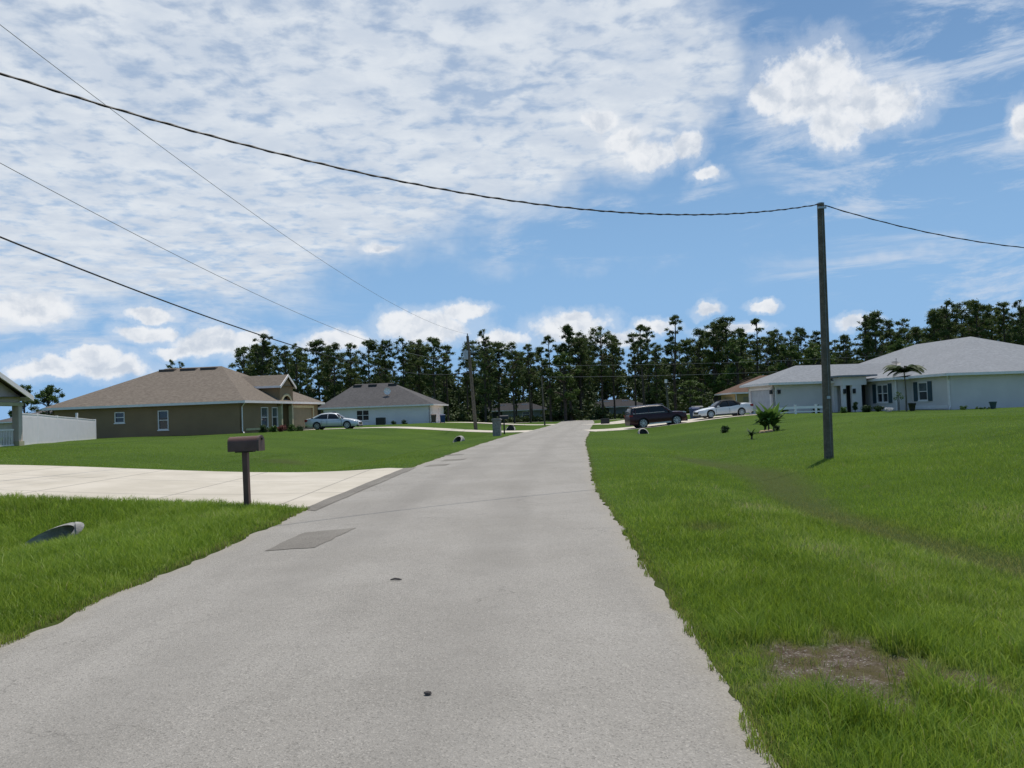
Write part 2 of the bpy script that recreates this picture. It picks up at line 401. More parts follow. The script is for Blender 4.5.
def patch(name, pts, m, lift=.005, n=8):
    """small sheet following the road camber: 4 corners a,b,c,d"""
    a, b_, c, d = [Vector((p[0], p[1], 0)) for p in pts]; mb = MB(); g = []
    for i in range(n + 1):
        for j in range(n + 1):
            u, v = i / n, j / n
            p = a * (1 - u) * (1 - v) + b_ * u * (1 - v) + c * u * v + d * (1 - u) * v
            e = .02
            p += Vector((random.uniform(-e, e), random.uniform(-e, e), 0)) * (1 if i in (0, n) or j in (0, n) else 0)
            mb.v.append((p.x, p.y, road_z(p.x, p.y) + lift))
    for i in range(n):
        for j in range(n):
            k_ = i * (n + 1) + j; mb.f.append((k_, k_ + 1, k_ + n + 2, k_ + n + 1))
    o = mb.build(name, m); o['kind'] = 'structure'; return o
patch('asphalt_patch', [(-3.22, 10.65), (-2.60, 10.72), (-2.42, 12.5), (-3.12, 12.25)], mPatch)
patch('asphalt_patch', [(-3.0, 27.5), (-2.3, 27.6), (-2.2, 28.4), (-2.9, 28.4)], mPatch)
patch('asphalt_patch', [(-2.7, 30.4), (-1.9, 30.6), (-1.8, 31.6), (-2.6, 31.5)], mPatch)
patch('asphalt_patch', [(-3.0, 34.6), (-2.2, 34.8), (-2.1, 35.6), (-2.8, 35.6)], mPatch)
# darker asphalt apron along the mouth of the near driveway
patch('apron', [(-4.02, 15.7), (-3.68, 15.2), (-3.22, 27.3), (-3.62, 27.2)], mPatch, lift=.009, n=14)

# concrete driveways
mConc, t, b, o = newmat('driveway_concrete')
pos = t.n('ShaderNodeNewGeometry').outputs['Position']
col = t.mix(t.smooth(t.noise(pos, .5, 5, .6), .35, .65), (.43, .385, .31), (.51, .46, .38))
col = t.mix(t.smooth(t.noise(pos, 2.5, 6, .7), .5, .8, 0, .5), col, (.36, .32, .26))
col = t.mix(t.smooth(t.noise(pos, 60, 3, .7), .5, .75, 0, .3), col, (.3, .27, .23))
jx = t.n('ShaderNodeSeparateXYZ'); t.L.new(pos, jx.inputs[0])
j1 = t.m('ABSOLUTE', t.m('SUBTRACT', t.m('FRACT', t.m('DIVIDE', jx.outputs[0], 3.1)), .5))
j2 = t.m('ABSOLUTE', t.m('SUBTRACT', t.m('FRACT', t.m('DIVIDE', t.m('ADD', jx.outputs[1], .9), 3.6)), .5))
col = t.mix(t.m('MAXIMUM', t.smooth(j1, .014, .0, 0, .9), t.smooth(j2, .014, 0, 0, .9)), col, (.2, .18, .15))
t.L.new(col, b.inputs['Base Color']); b.inputs['Roughness'].default_value = .9
for k_, (p0, p1, hw, fl, zf) in DR.items():
    _, _, L, ux, uy = dparam(p0, p1, 0, 0)
    ts = np.concatenate([np.arange(-.3, 3, .2), np.arange(3, L, .5), [L + .2]]); vs = []
    if k_ == 'left_near': ts = ts[1:] + .1
    for tt in ts:
        h = float(dhw(tt, hw, fl))
        for l in np.linspace(-h, h, 9):
            x = p0[0] + ux * tt - uy * l; y = p0[1] + uy * tt + ux * l
            # near the mouth follow the road edge
            vs.append((x, y, float(dz(tt, L, zf)) + (.004 + .021 * float(sst(0, .7, tt)))))
    ii = (np.arange(len(ts) - 1)[:, None] * 9 + np.arange(8)[None]).ravel()
    o = nmesh('driveway', np.array(vs), np.stack([ii, ii + 1, ii + 10, ii + 9], 1).ravel(), 4, mConc); o['kind'] = 'structure'

# ------------------------------------------------------------------ grass blades
mBlade, t, b, o = newmat('grass_blades')
ta = t.n('ShaderNodeAttribute'); ta.attribute_name = 'tint'; ba = t.n('ShaderNodeAttribute'); ba.attribute_name = 'brown'
LI = 1.0
cr = t.n('ShaderNodeValToRGB'); t.L.new(ta.outputs['Fac'], cr.inputs[0])
for i, (p, c) in enumerate([(0, (.112, .175, .015)), (.45, (.23, .325, .030)), (.8, (.35, .45, .07)), (.95, (.43, .49, .15)), (1, (.50, .42, .22))]):
    e = cr.color_ramp.elements[i] if i < 2 else cr.color_ramp.elements.new(p)
    e.position = p; e.color = (*c, 1)
pos = t.n('ShaderNodeNewGeometry').outputs['Position']
col = t.mix(t.smooth(t.noise(pos, .9, 4, .6), .4, .7, 0, .45), cr.outputs[0], (.085, .145, .012))
col = t.mix(t.smooth(t.noise(pos, .22, 3, .6), .40, .66, 0, .55), col, (.25, .37, .04))
col = t.mix(t.m('MULTIPLY', ba.outputs['Fac'], .75, clamp=True), col, (.25, .215, .085))
t.L.new(col, b.inputs['Base Color']); b.inputs['Roughness'].default_value = .5; b.inputs['Specular IOR Level'].default_value = .3
tr = t.n('ShaderNodeBsdfTranslucent'); t.L.new(col, tr.inputs[0]); mx = t.n('ShaderNodeMixShader'); mx.inputs[0].default_value = .42
t.L.new(b.outputs[0], mx.inputs[1]); t.L.new(tr.outputs[0], mx.inputs[2]); t.L.new(mx.outputs[0], o.inputs[0])
GV, GF, GT, GB = [], [], [], []; off = 0
def scatter(x0, x1, y0, y1, dens, h, wd, side, segs=1, fin=0, fout=0):
    """blades as bent strips on one side of the road"""
    global off
    N = int((x1 - x0) * (y1 - y0) * dens); x = rng.uniform(x0, x1, N); y = rng.uniform(y0, y1, N)
    d, right = swaled(x, y)
    ej = np.where(right, edge_j(y, 1, 31), -edge_j(y, 1, 21) * -1)
    ragged = (hashn(y, y * 0 + .5, .23, 77) - .5) * .10
    creep = hashn(x, y, .31, 41) * .55 + hashn(x, y, .11, 42) * .45
    keep = (d > .03 - .20 * creep ** 2) & (np.abs(x) < .70 * y + 1.5) & ~in_drive(x, y, -.03)
    keep &= (right if side > 0 else ~right)
    if fin: keep &= rng.random(N) < sst(y0, y0 + fin, y)
    if fout: keep &= rng.random(N) < 1 - sst(y1 - fout, y1, y)
    keep &= ((x + 8.0) ** 2 + (y - 14.15) ** 2 > .30) | (y < 13.9)
    dr = dirt(x, y); keep &= rng.random(N) > dr * (.97 - .22 * (hashn(x, y, .13, 61) > .62))
    bw = brown(x, y); keep &= rng.random(N) > bw * .6
    x, y, bw, dr, d, right = x[keep], y[keep], bw[keep], dr[keep], d[keep], right[keep]; N = len(x)
    z = tz(x, y) + .005
    xr, yr = x * .82 + y * .57, y * .82 - x * .57; clump = hashn(xr, yr, .17, 11) * .5 + hashn(x, y, .43, 12) * .3 + hashn(xr, yr, 1.3, 13) * .2
    hh = h * (.45 + rng.random(N) * .8) * (.55 + clump * .95) * (1 - .5 * dr) * (1 - .45 * bw) * (.45 + .55 * sst(-.05, .5, d))
    a = rng.uniform(0, 2 * np.pi, N); lean = rng.uniform(.15, .9, N) * hh
    ca, sa = np.cos(a), np.sin(a); w_ = wd * rng.uniform(.6, 1.3, N)
    b_ = rng.uniform(0, np.pi, N); wx, wy = np.cos(b_) * w_ / 2, np.sin(b_) * w_ / 2
    light = np.exp(-((d - 2.3 - .25 * np.sin(y * .5)) / .45) ** 2) * .22 * right
    tint = np.clip(light + (hashn(x, y, 2.3, 51) - .5) * .3 + (hashn(yr, xr, .8, 52) - .5) * .25 + rng.random(N) * .55 + clump * .35 + (rng.random(N) > .96) * .4 + .05, 0, 1)
    if segs == 1:
        P = np.stack([np.stack([x - wx, y - wy, z - .01], 1), np.stack([x + wx, y + wy, z - .01], 1),
                      np.stack([x + ca * lean, y + sa * lean, z + hh], 1)], 1).reshape(-1, 3)
        k_ = 3; Fc = (np.arange(N) * 3)[:, None] + np.array([0, 1, 2])
    else:
        m = .45
        P = np.stack([np.stack([x - wx, y - wy, z - .01], 1), np.stack([x + wx, y + wy, z - .01], 1),
                      np.stack([x + ca * lean * .3 + wx * .8, y + sa * lean * .3 + wy * .8, z + hh * .62], 1),
                      np.stack([x + ca * lean * .3 - wx * .8, y + sa * lean * .3 - wy * .8, z + hh * .62], 1),
                      np.stack([x + ca * lean, y + sa * lean, z + hh * .98], 1)], 1).reshape(-1, 3)
        k_ = 5; Fc = ((np.arange(N) * 5)[:, None, None] + np.array([[0, 1, 2], [0, 2, 3], [3, 2, 4]])).reshape(-1, 3)
    GV.append(P); GF.append((Fc + off).ravel()); GT.append(np.repeat(tint, k_)); GB.append(np.repeat(np.maximum(np.maximum(bw, dr * .9), (rng.random(N) < .40) * (1 - sst(-.02, .18, d))), k_)); off += len(P)
scatter(.8, 8, 3.2, 9.5, 5200, .105, .0055, 1, 2, 0, 3)
scatter(.8, 14, 6.5, 16, 2100, .10, .0080, 1, 2, 3, 5)
scatter(.8, 22, 11, 28, 800, .08, .012, 1, 1, 5, 9)
scatter(1.0, 34, 19, 46, 240, .055, .020, 1, 1, 9, 16)
scatter(1.5, 50, 30, 72, 45, .035, .035, 1, 1, 16, 26)
scatter(-10, -3.6, 5.0, 12, 3800, .13, .0065, -1, 2, 0, 4)
scatter(-14, -3.4, 8, 18, 2000, .14, .0095, -1, 2, 4, 0)
scatter(-30, -3, 24, 46, 240, .055, .020, -1, 1, 0, 18)
scatter(-48, -1.0, 28, 76, 40, .035, .035, -1, 1, 18, 26)
# taller tufts round the bare patch
for (cx, cy) in [(2.25, 4.95), (2.55, 5.5), (1.5, 5.9), (2.9, 4.5), (1.45, 4.6), (2.35, 4.6), (1.7, 4.35), (3.2, 5.2)]:
    scatter(cx - .16, cx + .16, cy - .16, cy + .16, 7000, .19, .0055, 1, 2)
gtall = None
nmesh('grass', np.concatenate(GV), np.concatenate(GF), 3, mBlade, {'tint': np.concatenate(GT), 'brown': np.concatenate(GB)})
go = COL.objects[-1] if False else bpy.data.objects['grass']
tag(go, 'bright green mown grass with yellowed blades on both verges', 'grass', kind='stuff')

# ------------------------------------------------------------------ materials
M = dict(
    tan_stucco=mat('tan_stucco', (.285, .185, .10), (.255, .165, .09), .95, .8, .5, 40),
    cream=mat('cream_trim', (.50, .44, .27), None, .8, 2),
    sand_stucco=mat('sand_stucco', (.62, .50, .41), None, .95, 1, .5, 40),
    white_stucco=mat('white_stucco', (.84, .745, .72), (.78, .69, .67), .95, .6, .5, 35),
    grey_stucco=mat('grey_stucco', (.72, .635, .60), (.66, .585, .555), .95, .6, .5, 35),
    yellow_stucco=mat('yellow_stucco', (.42, .31, .15), None, .95, .8, .4, 40),
    white=mat('white_paint', (.88, .79, .76), (.81, .73, .70), .45, 3),
    vinyl=mat('white_vinyl', (.90, .83, .83), (.85, .79, .79), .4, 1.5),
    door_tan=mat('door_tan', (.24, .20, .12), None, .7, 2),
    door_grey=mat('door_grey', (.50, .50, .52), None, .6, 2),
    dark=mat('dark_recess', (.035, .035, .035), None, .8, 4),
    glass=mat('window_glass', (.030, .036, .042), (.016, .02, .026), .08, .7, spec=.8),
    blind=mat('window_blind', (.11, .13, .14), (.07, .085, .09), .15, 1.2, spec=.7),
    shutter=mat('teal_shutter', (.035, .07, .085), None, .6, 3),
    roof_brown=shingle('roof_brown', (.20, .168, .135), (.13, .106, .086)),
    roof_dark=shingle('roof_dark', (.085, .08, .08), (.125, .118, .115)),
    roof_woods_shaded=shingle('roof_woods_shaded', (.035, .034, .036), (.05, .048, .05)), shade_stucco=mat('shade_stucco', (.26, .27, .28)),  # woodland house roof and walls: tree shade put into the colour
    roof_grey=shingle('roof_grey', (.262, .272, .285), (.205, .213, .226)),
    roof_rust=shingle('roof_rust', (.15, .095, .07), (.105, .066, .048)),
    vent=mat('ridge_vent', (.09, .065, .05), None, .7, 4),
    wood=mat('weathered_wood', (.165, .135, .10), (.10, .082, .06), .95, 5, .6, 30, fine=20),
    pine_bark=mat('pine_bark', (.085, .062, .048), (.045, .035, .028), .95, 3, .8, 9),
    mail_brown=mat('mailbox_brown', (.10, .045, .032), (.13, .062, .045), .5, 6, .3, 40),
    mail_front=mat('mailbox_front', (.11, .065, .05), (.08, .05, .04), .6, 9, .3, 40),
    black=mat('black_paint', (.012, .012, .013), None, .5, 5),
    concrete=mat('culvert_concrete', (.36, .35, .32), (.22, .21, .19), .95, 5, .6, 30, fine=14),
    brick=mat('pale_brick', (.30, .27, .235), (.20, .18, .16), .95, 7, .6, 20),
    metal=mat('galvanised_metal', (.42, .44, .46), None, .45, 5, metal=.6),
    blue=mat('blue_plastic', (.015, .045, .15), None, .5, 4),
    brownp=mat('brown_plastic', (.10, .06, .045), None, .6, 4),
    greyp=mat('grey_plastic', (.22, .21, .20), None, .6, 4),
    rock=mat('tan_rock', (.42, .30, .17), (.28, .19, .11), .9, 4, .6, 14),
    wire=mat('cable_black', (.015, .015, .017), None, .6, 5),
    wire_l=mat('cable_grey', (.20, .21, .22), None, .5, 5),
    tyre=mat('tyre_rubber', (.018, .018, .018), None, .85, 8),
    rim=mat('alloy_rim', (.52, .53, .55), None, .3, 6, metal=.7),
    lamp=mat('headlamp', (.70, .72, .75), None, .12, 4),
    red=mat('tail_lamp', (.28, .012, .010), None, .2, 4),
    trim=mat('dark_trim', (.02, .02, .02), None, .4, 4),
    car_glass=mat('car_glass', (.010, .011, .013), None, .08, 1, spec=.45),
    softtop=mat('soft_top', (.014, .014, .015), None, .9, 8),
    stone=mat('gravel_stone', (.07, .06, .055), None, .9, 9),
    pine=foliage('pine_needles', (.032, .055, .014), (.125, .165, .042)),
    leaf=foliage('broad_leaves', (.032, .062, .012), (.11, .16, .036)),
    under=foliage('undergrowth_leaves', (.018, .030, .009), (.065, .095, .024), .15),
    shrub=foliage('shrub_leaves', (.028, .060, .014), (.10, .17, .04)),
    dshrub=foliage('dark_shrub_leaves', (.012, .03, .010), (.05, .09, .03)),
    palm=foliage('palm_fronds', (.02, .042, .010), (.075, .11, .03)),
    flowerleaf=foliage('bright_leaves', (.06, .12, .02), (.20, .32, .07)),
    flower=foliage('white_flowers', (.5, .5, .5), (.75, .75, .78)),
    redflower=foliage('red_leaves', (.12, .03, .03), (.25, .10, .08)),
)
def paint(name, c, metal=.2, rough=.22):
    m, t, b, o = newmat(name); co = t.n('ShaderNodeTexCoord').outputs['Object']
    t.L.new(t.mix(t.smooth(t.noise(co, 1.5, 3), .3, .7), c, tuple(x * .88 for x in c)), b.inputs['Base Color'])
    b.inputs['Metallic'].default_value = metal; b.inputs['Roughness'].default_value = rough
    b.inputs['Coat Weight'].default_value = .5 if max(c) > .1 else .12; b.inputs['Specular IOR Level'].default_value = .5 if max(c) > .1 else .3; b.inputs['Coat Roughness'].default_value = .06
    return m

# ------------------------------------------------------------------ building kit
def wall_panel(mb, p, q, z0, z1, openings=(), th=.18):
    """vertical wall from p to q (outside on the right hand when walking p->q), real openings (a,b,c,d)"""
    p = Vector((*p, 0)); q = Vector((*q, 0)); d = (q - p); L = d.length; d.normalize(); n_ = Vector((d.y, -d.x, 0))
    us = sorted({0, L, *[v for o in openings for v in o[:2]]}); zs = sorted({z0, z1, *[v for o in openings for v in o[2:4]]})
    for a, b_ in zip(us, us[1:]):
        for c, e in zip(zs, zs[1:]):
            um, zm = (a + b_) / 2, (c + e) / 2
            if any(o[0] < um < o[1] and o[2] < zm < o[3] for o in openings): continue
            pts = [p + d * a, p + d * b_, p + d * b_ - n_ * th, p + d * a - n_ * th]
            mb.prism([Vector((v.x, v.y, c)) for v in pts], (0, 0, e - c))
def wframe(p, q):
    p = Vector((*p, 0)); q = Vector((*q, 0)); d = (q - p).normalized(); n_ = Vector((d.y, -d.x, 0))
    M_ = Matrix(((d.x, n_.x, 0, p.x), (d.y, n_.y, 0, p.y), (0, 0, 1, 0), (0, 0, 0, 1))); return M_
def window(parent, p, q, op, cols=1, fr=.07, gm='glass', sill=True, frame='white', rows=2):
    M_ = wframe(p, q); a, b_, c, d = op; mb = MB()
    y0, y1 = -.10, .035
    mb.box(a, a + fr, y0, y1, c, d, M_).box(b_ - fr, b_, y0, y1, c, d, M_).box(a + fr, b_ - fr, y0, y1, d - fr, d, M_).box(a + fr, b_ - fr, y0, y1, c, c + fr, M_)
    cw = (b_ - a) / cols
    for i in range(1, cols): mb.box(a + i * cw - fr / 2, a + i * cw + fr / 2, y0, y1 - .01, c + fr, d - fr, M_)
    if rows == 2:
        for i in range(cols):
            mb.box(a + i * cw + fr * (1 if i == 0 else .5), a + (i + 1) * cw - fr * (1 if i == cols - 1 else .5), y0, y1 - .02, (c + d) / 2 - .03, (c + d) / 2 + .03, M_)
    w_ = mb.build('window', M[frame], parent)
    MB().box(a + .02, b_ - .02, -.09, -.075, c + .02, (c + d) / 2 if rows == 2 else d - .02, M_).build('pane', M['glass'], w_)
    if rows == 2: MB().box(a + .02, b_ - .02, -.07, -.055, (c + d) / 2 - .02, d - .02, M_).build('pane', M[gm], w_)
    if sill: MB().box(a - .06, b_ + .06, .0, .07, c - .09, c - .002, M_).build('sill', M[frame], w_)
    return w_
def hip_roof(parent, x0, x1, y0, y1, ze, zr, r0, r1, m, ov=.5, fascia='white', name='roof'):
    a, b_, c, d = [(x0 - ov, y0 - ov), (x1 + ov, y0 - ov), (x1 + ov, y1 + ov), (x0 - ov, y1 + ov)]
    P_ = [Vector((*p, ze)) for p in (a, b_, c, d)]; Q0 = Vector((*r0, zr)); Q1 = Vector((*r1, zr))
    mb = MB(); vs = P_ + [Q0, Q1]
    if abs(r0[1] - r1[1]) < abs(r0[0] - r1[0]): fs = [(0, 1, 5, 4), (1, 2, 5), (2, 3, 4, 5), (3, 0, 4)]   # ridge along x
    else: fs = [(0, 1, 4), (1, 2, 5, 4), (2, 3, 5), (3, 0, 4, 5)]                                          # ridge along y
    mb.add(vs, fs + [(3, 2, 1, 0)]); rf = mb.build(name, m, parent)
    f = MB(); t_ = .05
    X0, X1, Y0, Y1 = x0 - ov, x1 + ov, y0 - ov, y1 + ov
    f.box(X0 - t_, X1 + t_, Y0 - t_, Y0, ze - .2, ze - .005).box(X0 - t_, X1 + t_, Y1, Y1 + t_, ze - .2, ze - .005)
    f.box(X0 - t_, X0, Y0, Y1, ze - .2, ze - .005).box(X1, X1 + t_, Y0, Y1, ze - .2, ze - .005)
    f.box(X0, X1, Y0, Y1, ze - .16, ze - .12)
    f.build('fascia', M[fascia], parent)
    return rf
def downspout(parent, x, y, z1, ox=0, oy=-.45, m='white'):
    mb = MB(); s = .045
    mb.tube([(x + ox, y + oy, z1), (x + ox, y + oy, z1 - .12), (x, y, z1 - .42), (x, y, .25), (x + ox * .6, y + oy * .6, .05)], s, 6)
    return mb.build('downspout', M[m], parent)

def base(x, y, dz_=0): return (x, y, TZ(x, y) + dz_)

# ---------------- brown shingled tan house (left middle)
th = -R(8)
H = empty('tan_house', (-22.2, 68, .80), th, 'olive tan stucco house with brown shingle hip roof and arched entry gable', 'house')
WH = 2.62
mb = MB()
side_ops = [(5.72, 6.62, 1.25, 2.15), (9.62, 10.55, .55, 2.15)]
wall_panel(mb, (-17, 0), (0, 0), -.6, WH, side_ops)
fr_ops = [(3.55, 4.95, .45, 2.2), (5.75, 7.0, .45, 2.2)]
wall_panel(mb, (0, 0), (0, 7.5), -.6, WH, fr_ops)
mb.box(-2.2, -.001, 7.32, 7.5, -.6, WH); mb.box(-2.4, -2.2, 7.5, 9.4, -.6, WH)
wall_panel(mb, (-2.2, 9.4), (0, 9.4), -.6, WH); 
wall_panel(mb, (0, 9.4), (0, 16.8), -.6, WH, [(.9, 5.9, -.6, 2.15)])
wall_panel(mb, (0, 16.8), (-17, 16.8), -.6, WH); wall_panel(mb, (-17, 16.8), (-17, 0), -.6, WH)
# entry tower walls
mb.box(-2.4, .05, 6.95, 7.15, WH - .1, 4.1).box(-2.4, .05, 9.65, 9.85, WH - .1, 4.1)
mb.build('wall', M['tan_stucco'], H)
# gable front with arched opening
pts = [(.06, 6.95, 2.3), (.06, 7.35, 2.3)]
for i in range(13):
    a = math.pi - math.pi * i / 12; pts.append((.06, 8.4 + 1.05 * math.cos(a), 2.3 + .95 * math.sin(a)))
pts += [(.06, 9.85, 2.3), (.06, 9.85, 4.1), (.06, 8.4, 5.0), (.06, 6.95, 4.1)]
MB().prism(pts, (.22, 0, 0)).build('entry_gable', M['tan_stucco'], H)
arc = MB(); ring = []
for r_ in (1.05, 1.25): ring.append([(8.4 + r_ * math.cos(math.pi * i / 14), 2.3 + (r_ - .1) * math.sin(math.pi * i / 14)) for i in range(15)])
poly = [(.285, *p) for p in ring[0]] + [(.285, *p) for p in ring[1][::-1]]
for i in range(14):
    q = [ring[0][i], ring[0][i + 1], ring[1][i + 1], ring[1][i]]
    arc.prism([(.282, *p) for p in q], (.05, 0, 0))
arc.box(.0, .34, 7.05, 7.35, -.1, 2.298).box(.0, .34, 9.45, 9.75, -.1, 2.298)
arc.build('arch_trim', M['cream'], H)
MB().box(-2.2, -2.12, 7.9, 9.1, 0, 2.1).build('front_door', M['dark'], H)
g = MB(); g.add([(-6, 6.65, 4.12), (.45, 6.65, 4.12), (.45, 8.4, 5.2), (-6, 8.4, 5.2), (-6, 10.15, 4.12), (.45, 10.15, 4.12)], [(0, 1, 2, 3), (3, 2, 5, 4), (0, 4, 5, 1)])
g.build('gable_roof', M['roof_brown'], H)
gf = MB()
for s_ in (-1, 1):
    gf.prism([(.46, 8.4, 5.22), (.46, 8.4, 5.0), (.46, 8.4 + s_ * 1.78, 3.9), (.46, 8.4 + s_ * 1.78, 4.12)], (.06, 0, 0))
gf.box(-6, .46, 6.58, 6.64, 3.95, 4.14).box(-6, .46, 10.16, 10.22, 3.95, 4.14)
gf.build('gable_fascia', M['white'], H)
for op in side_ops: window(H, (-17, 0), (0, 0), op, 1)
for op in fr_ops: window(H, (0, 0), (0, 7.5), op, 1, gm='blind')
MB().box(.0, .07, .6, 6.9, .25, .42).build('ledge', M['cream'], H)
gd = MB(); gd.box(-.14, -.08, 10.3, 15.3, 0, 2.15)
for k_ in range(1, 4): gd.box(-.08, -.06, 10.3, 15.3, k_ * .54 - .48, k_ * .54 - .03)
gd.build('garage_door', M['door_tan'], H)
MB().box(0, .06, 10.02, 10.28, 0, 2.4).box(0, .06, 15.32, 15.58, 0, 2.4).box(0, .06, 10.28, 15.32, 2.16, 2.4).build('door_trim', M['cream'], H)
rf = hip_roof(H, -17, 0, 0, 16.8, WH + .1, 6.25, (-11.6, 8.4), (-6.0, 8.4), M['roof_brown'])
for cx in (-11.0, -8.9, -6.9):
    MB().box(cx - .75, cx + .75, 7.5, 8.1, 5.9, 6.12).build('roof_vent', M['vent'], rf)
downspout(H, .06, -.06, WH + .02, .45, -.42)
# ---------------- white house with dark roof
Hw = empty('white_house', (-11.3, 113, .70), -R(6.6), 'white stucco house with charcoal hip roof and satellite dish', 'house')
mb = MB(); ops = [(4.7, 6.5, .75, 2.2), (1.2, 1.9, 1.6, 2.2)]
wall_panel(mb, (-15, 0), (0, 0), -.5, 2.6, ops); wall_panel(mb, (0, 0), (0, 9.5), -.5, 2.6, [(1.2, 6, -.5, 2.15)])
wall_panel(mb, (0, 9.5), (-15, 9.5), -.5, 2.6); wall_panel(mb, (-15, 9.5), (-15, 0), -.5, 2.6)
mb.build('wall', M['white_stucco'], Hw)
window(Hw, (-15, 0), (0, 0), ops[0], 2); window(Hw, (-15, 0), (0, 0), ops[1], 1, rows=1)
MB().box(-.14, -.08, 1.2, 6, 0, 2.15).build('garage_door', M['white'], Hw)
rf = hip_roof(Hw, -15.2, .1, 0, 9.5, 2.7, 6.0, (-11.8, 4.75), (-6.4, 4.75), M['roof_dark'])
for cx in (-11.3, -9.1, -6.2):
    MB().box(cx - .6, cx + .6, 4.0, 4.5, 5.55, 5.86).build('roof_vent', M['black'], rf)
dish = MB(); rings = []
for i in range(5):
    r_ = .50 * i / 4; rings.append([Vector((-6.3 + r_ * math.cos(a), 1.9 - .1 + .25 * (r_ / .5) ** 2 * -.6, 4.75 + r_ * math.sin(a))) for a in [2 * math.pi * j / 16 for j in range(16)]])
dish.loft(rings, cap=False); dish.tube([(-6.3, 2.0, 4.0), (-6.3, 1.9, 4.75)], .03, 6).tube([(-6.3, 1.8, 4.3), (-6.3, 1.25, 4.7)], .02, 6)
dish.build('satellite_dish', M['white'], Hw)
# ---------------- tan gabled house cut by the left edge
Hl = empty('sand_house', (-27.3, 46.2, .75), 0, 'sand coloured house with white gabled porch at the left edge', 'house')
mb = MB(); wall_panel(mb, (-1.9, -16), (-1.9, 0), -.6, 2.75, [(12.6, 13.8, .3, 2.3)]); wall_panel(mb, (-1.9, 0), (-16, 0), -.6, 2.75)
wall_panel(mb, (-16, -16), (-1.9, -16), -.6, 2.75); wall_panel(mb, (-16, 0), (-16, -16), -.6, 2.75)
mb.build('wall', M['sand_stucco'], Hl)
window(Hl, (-1.9, -16), (-1.9, 0), (12.6, 13.8, .3, 2.3), 1)
for y in (-.36, -9.4): MB().box(-.36, 0, y, y + .36, -.1, 2.5).build('column', M['sand_stucco'], Hl)
MB().box(-.42, .06, -.42, .06, -.5, .35).build('column_base', M['cream'], Hl)
MB().prism([(-.42, .0, 2.5), (-.42, -9.4, 2.5), (-.42, -9.4, 2.85), (-.42, -4.7, 4.75), (-.42, 0, 2.85)], (.3, 0, 0)).build('gable', M['sand_stucco'], Hl)
MB().box(-.6, .05, -9.5, .05, 2.30, 2.48).build('beam', M['cream'], Hl)
g = MB(); g.add([(-16.5, .35, 2.80), (.35, .35, 2.80), (.35, -4.7, 4.82), (-16.5, -4.7, 4.82), (-16.5, -10, 2.62), (.35, -10, 2.62)], [(0, 1, 2, 3), (3, 2, 5, 4), (0, 4, 5, 1)])
g.build('roof', M['roof_brown'], Hl)
gf = MB()
for s_ in (-1, 1): gf.prism([(.36, -4.7, 4.86), (.36, -4.7, 4.6), (.36, -4.7 + s_ * 5.10, 2.56), (.36, -4.7 + s_ * 5.10, 2.84)], (.07, 0, 0))
gf.box(-16.5, .35, .36, .43, 2.58, 2.82); gf.build('fascia', M['white'], Hl)
rl = MB(); rl.box(-.2, -.12, -9, -.6, .95, 1.03).box(-.2, -.12, -9, -.6, .12, .18)
for i in range(60): rl.box(-.18, -.14, -8.95 + i * .14, -8.91 + i * .14, .18, .95)
rl.build('railing', M['white'], Hl)
MB().box(-1.9, 0, -16, 0, -.6, -.02).build('porch_slab', M['concrete'], Hl)
# ---------------- neighbour roof behind the fence
Hd = empty('far_house', (-68, 122, .6), 0, 'low dark roofed house just showing above the white fence', 'house')
mb = MB(); wall_panel(mb, (-8, 0), (8, 0), -.6, 2.5); wall_panel(mb, (8, 0), (8, 12), -.6, 2.5); wall_panel(mb, (-8, 12), (-8, 0), -.6, 2.5); wall_panel(mb, (8, 12), (-8, 12), -.6, 2.5)
mb.build('wall', M['sand_stucco'], Hd); hip_roof(Hd, -8, 8, 0, 12, 2.5, 4.3, (-3.5, 6), (3.5, 6), M['roof_dark'])

# ---------------- grey house on the right
Hr = empty('grey_house', (33, 62.8, .83), R(7), 'pale grey stucco house with light grey hip roof, side garage and columned entry', 'house')
W2 = 2.65; GX = -9.65; G0, G1 = 9.4, 14.6
mb = MB()
BU, BV = -1.3, 4.7            # projecting part of the facade
fo = [(24 - 3.2 - .62, 24 - 3.2 + .62, .75, 2.2)]
fb = [(9.4 - 6.75 - .85, 9.4 - 6.75 + .85, .70, 2.2)]
wall_panel(mb, (0, 24), (0, 0), -.5, W2, fo)
wall_panel(mb, (BU, 9.4), (BU, BV), -.5, W2 - .08, fb); wall_panel(mb, (BU, BV), (-.002, BV), -.5, W2 - .08)
wall_panel(mb, (0, 0), (16, 0), -.5, W2); wall_panel(mb, (16, 0), (16, 24), -.5, W2); wall_panel(mb, (16, 24), (0, 24), -.5, W2)
wall_panel(mb, (GX, G0), (-3.0, G0), -.5, W2 - .05)
wall_panel(mb, (GX, G1), (GX, G0), -.5, W2 - .05, [(.5, 4.6, -.5, 2.15)]); wall_panel(mb, (-.2, G1), (GX, G1), -.5, W2 - .05)
mb.build('wall', M['grey_stucco'], Hr)
MB().box(-.03, -.002, -.03, .12, -.4, W2 - .06).build('corner_trim', M['white'], Hr)
MB().box(BU - .03, BU - .002, BV - .03, BV + .15, -.4, W2 - .14).build('corner_trim', M['white'], Hr)
MB().box(-.06, -.034, .15, 4.6, .08, .34).build('ledge', M['white'], Hr)
window(Hr, (0, 24), (0, 0), fo[0], 1, gm='blind'); window(Hr, (BU, 9.4), (BU, BV), fb[0], 2, gm='blind')
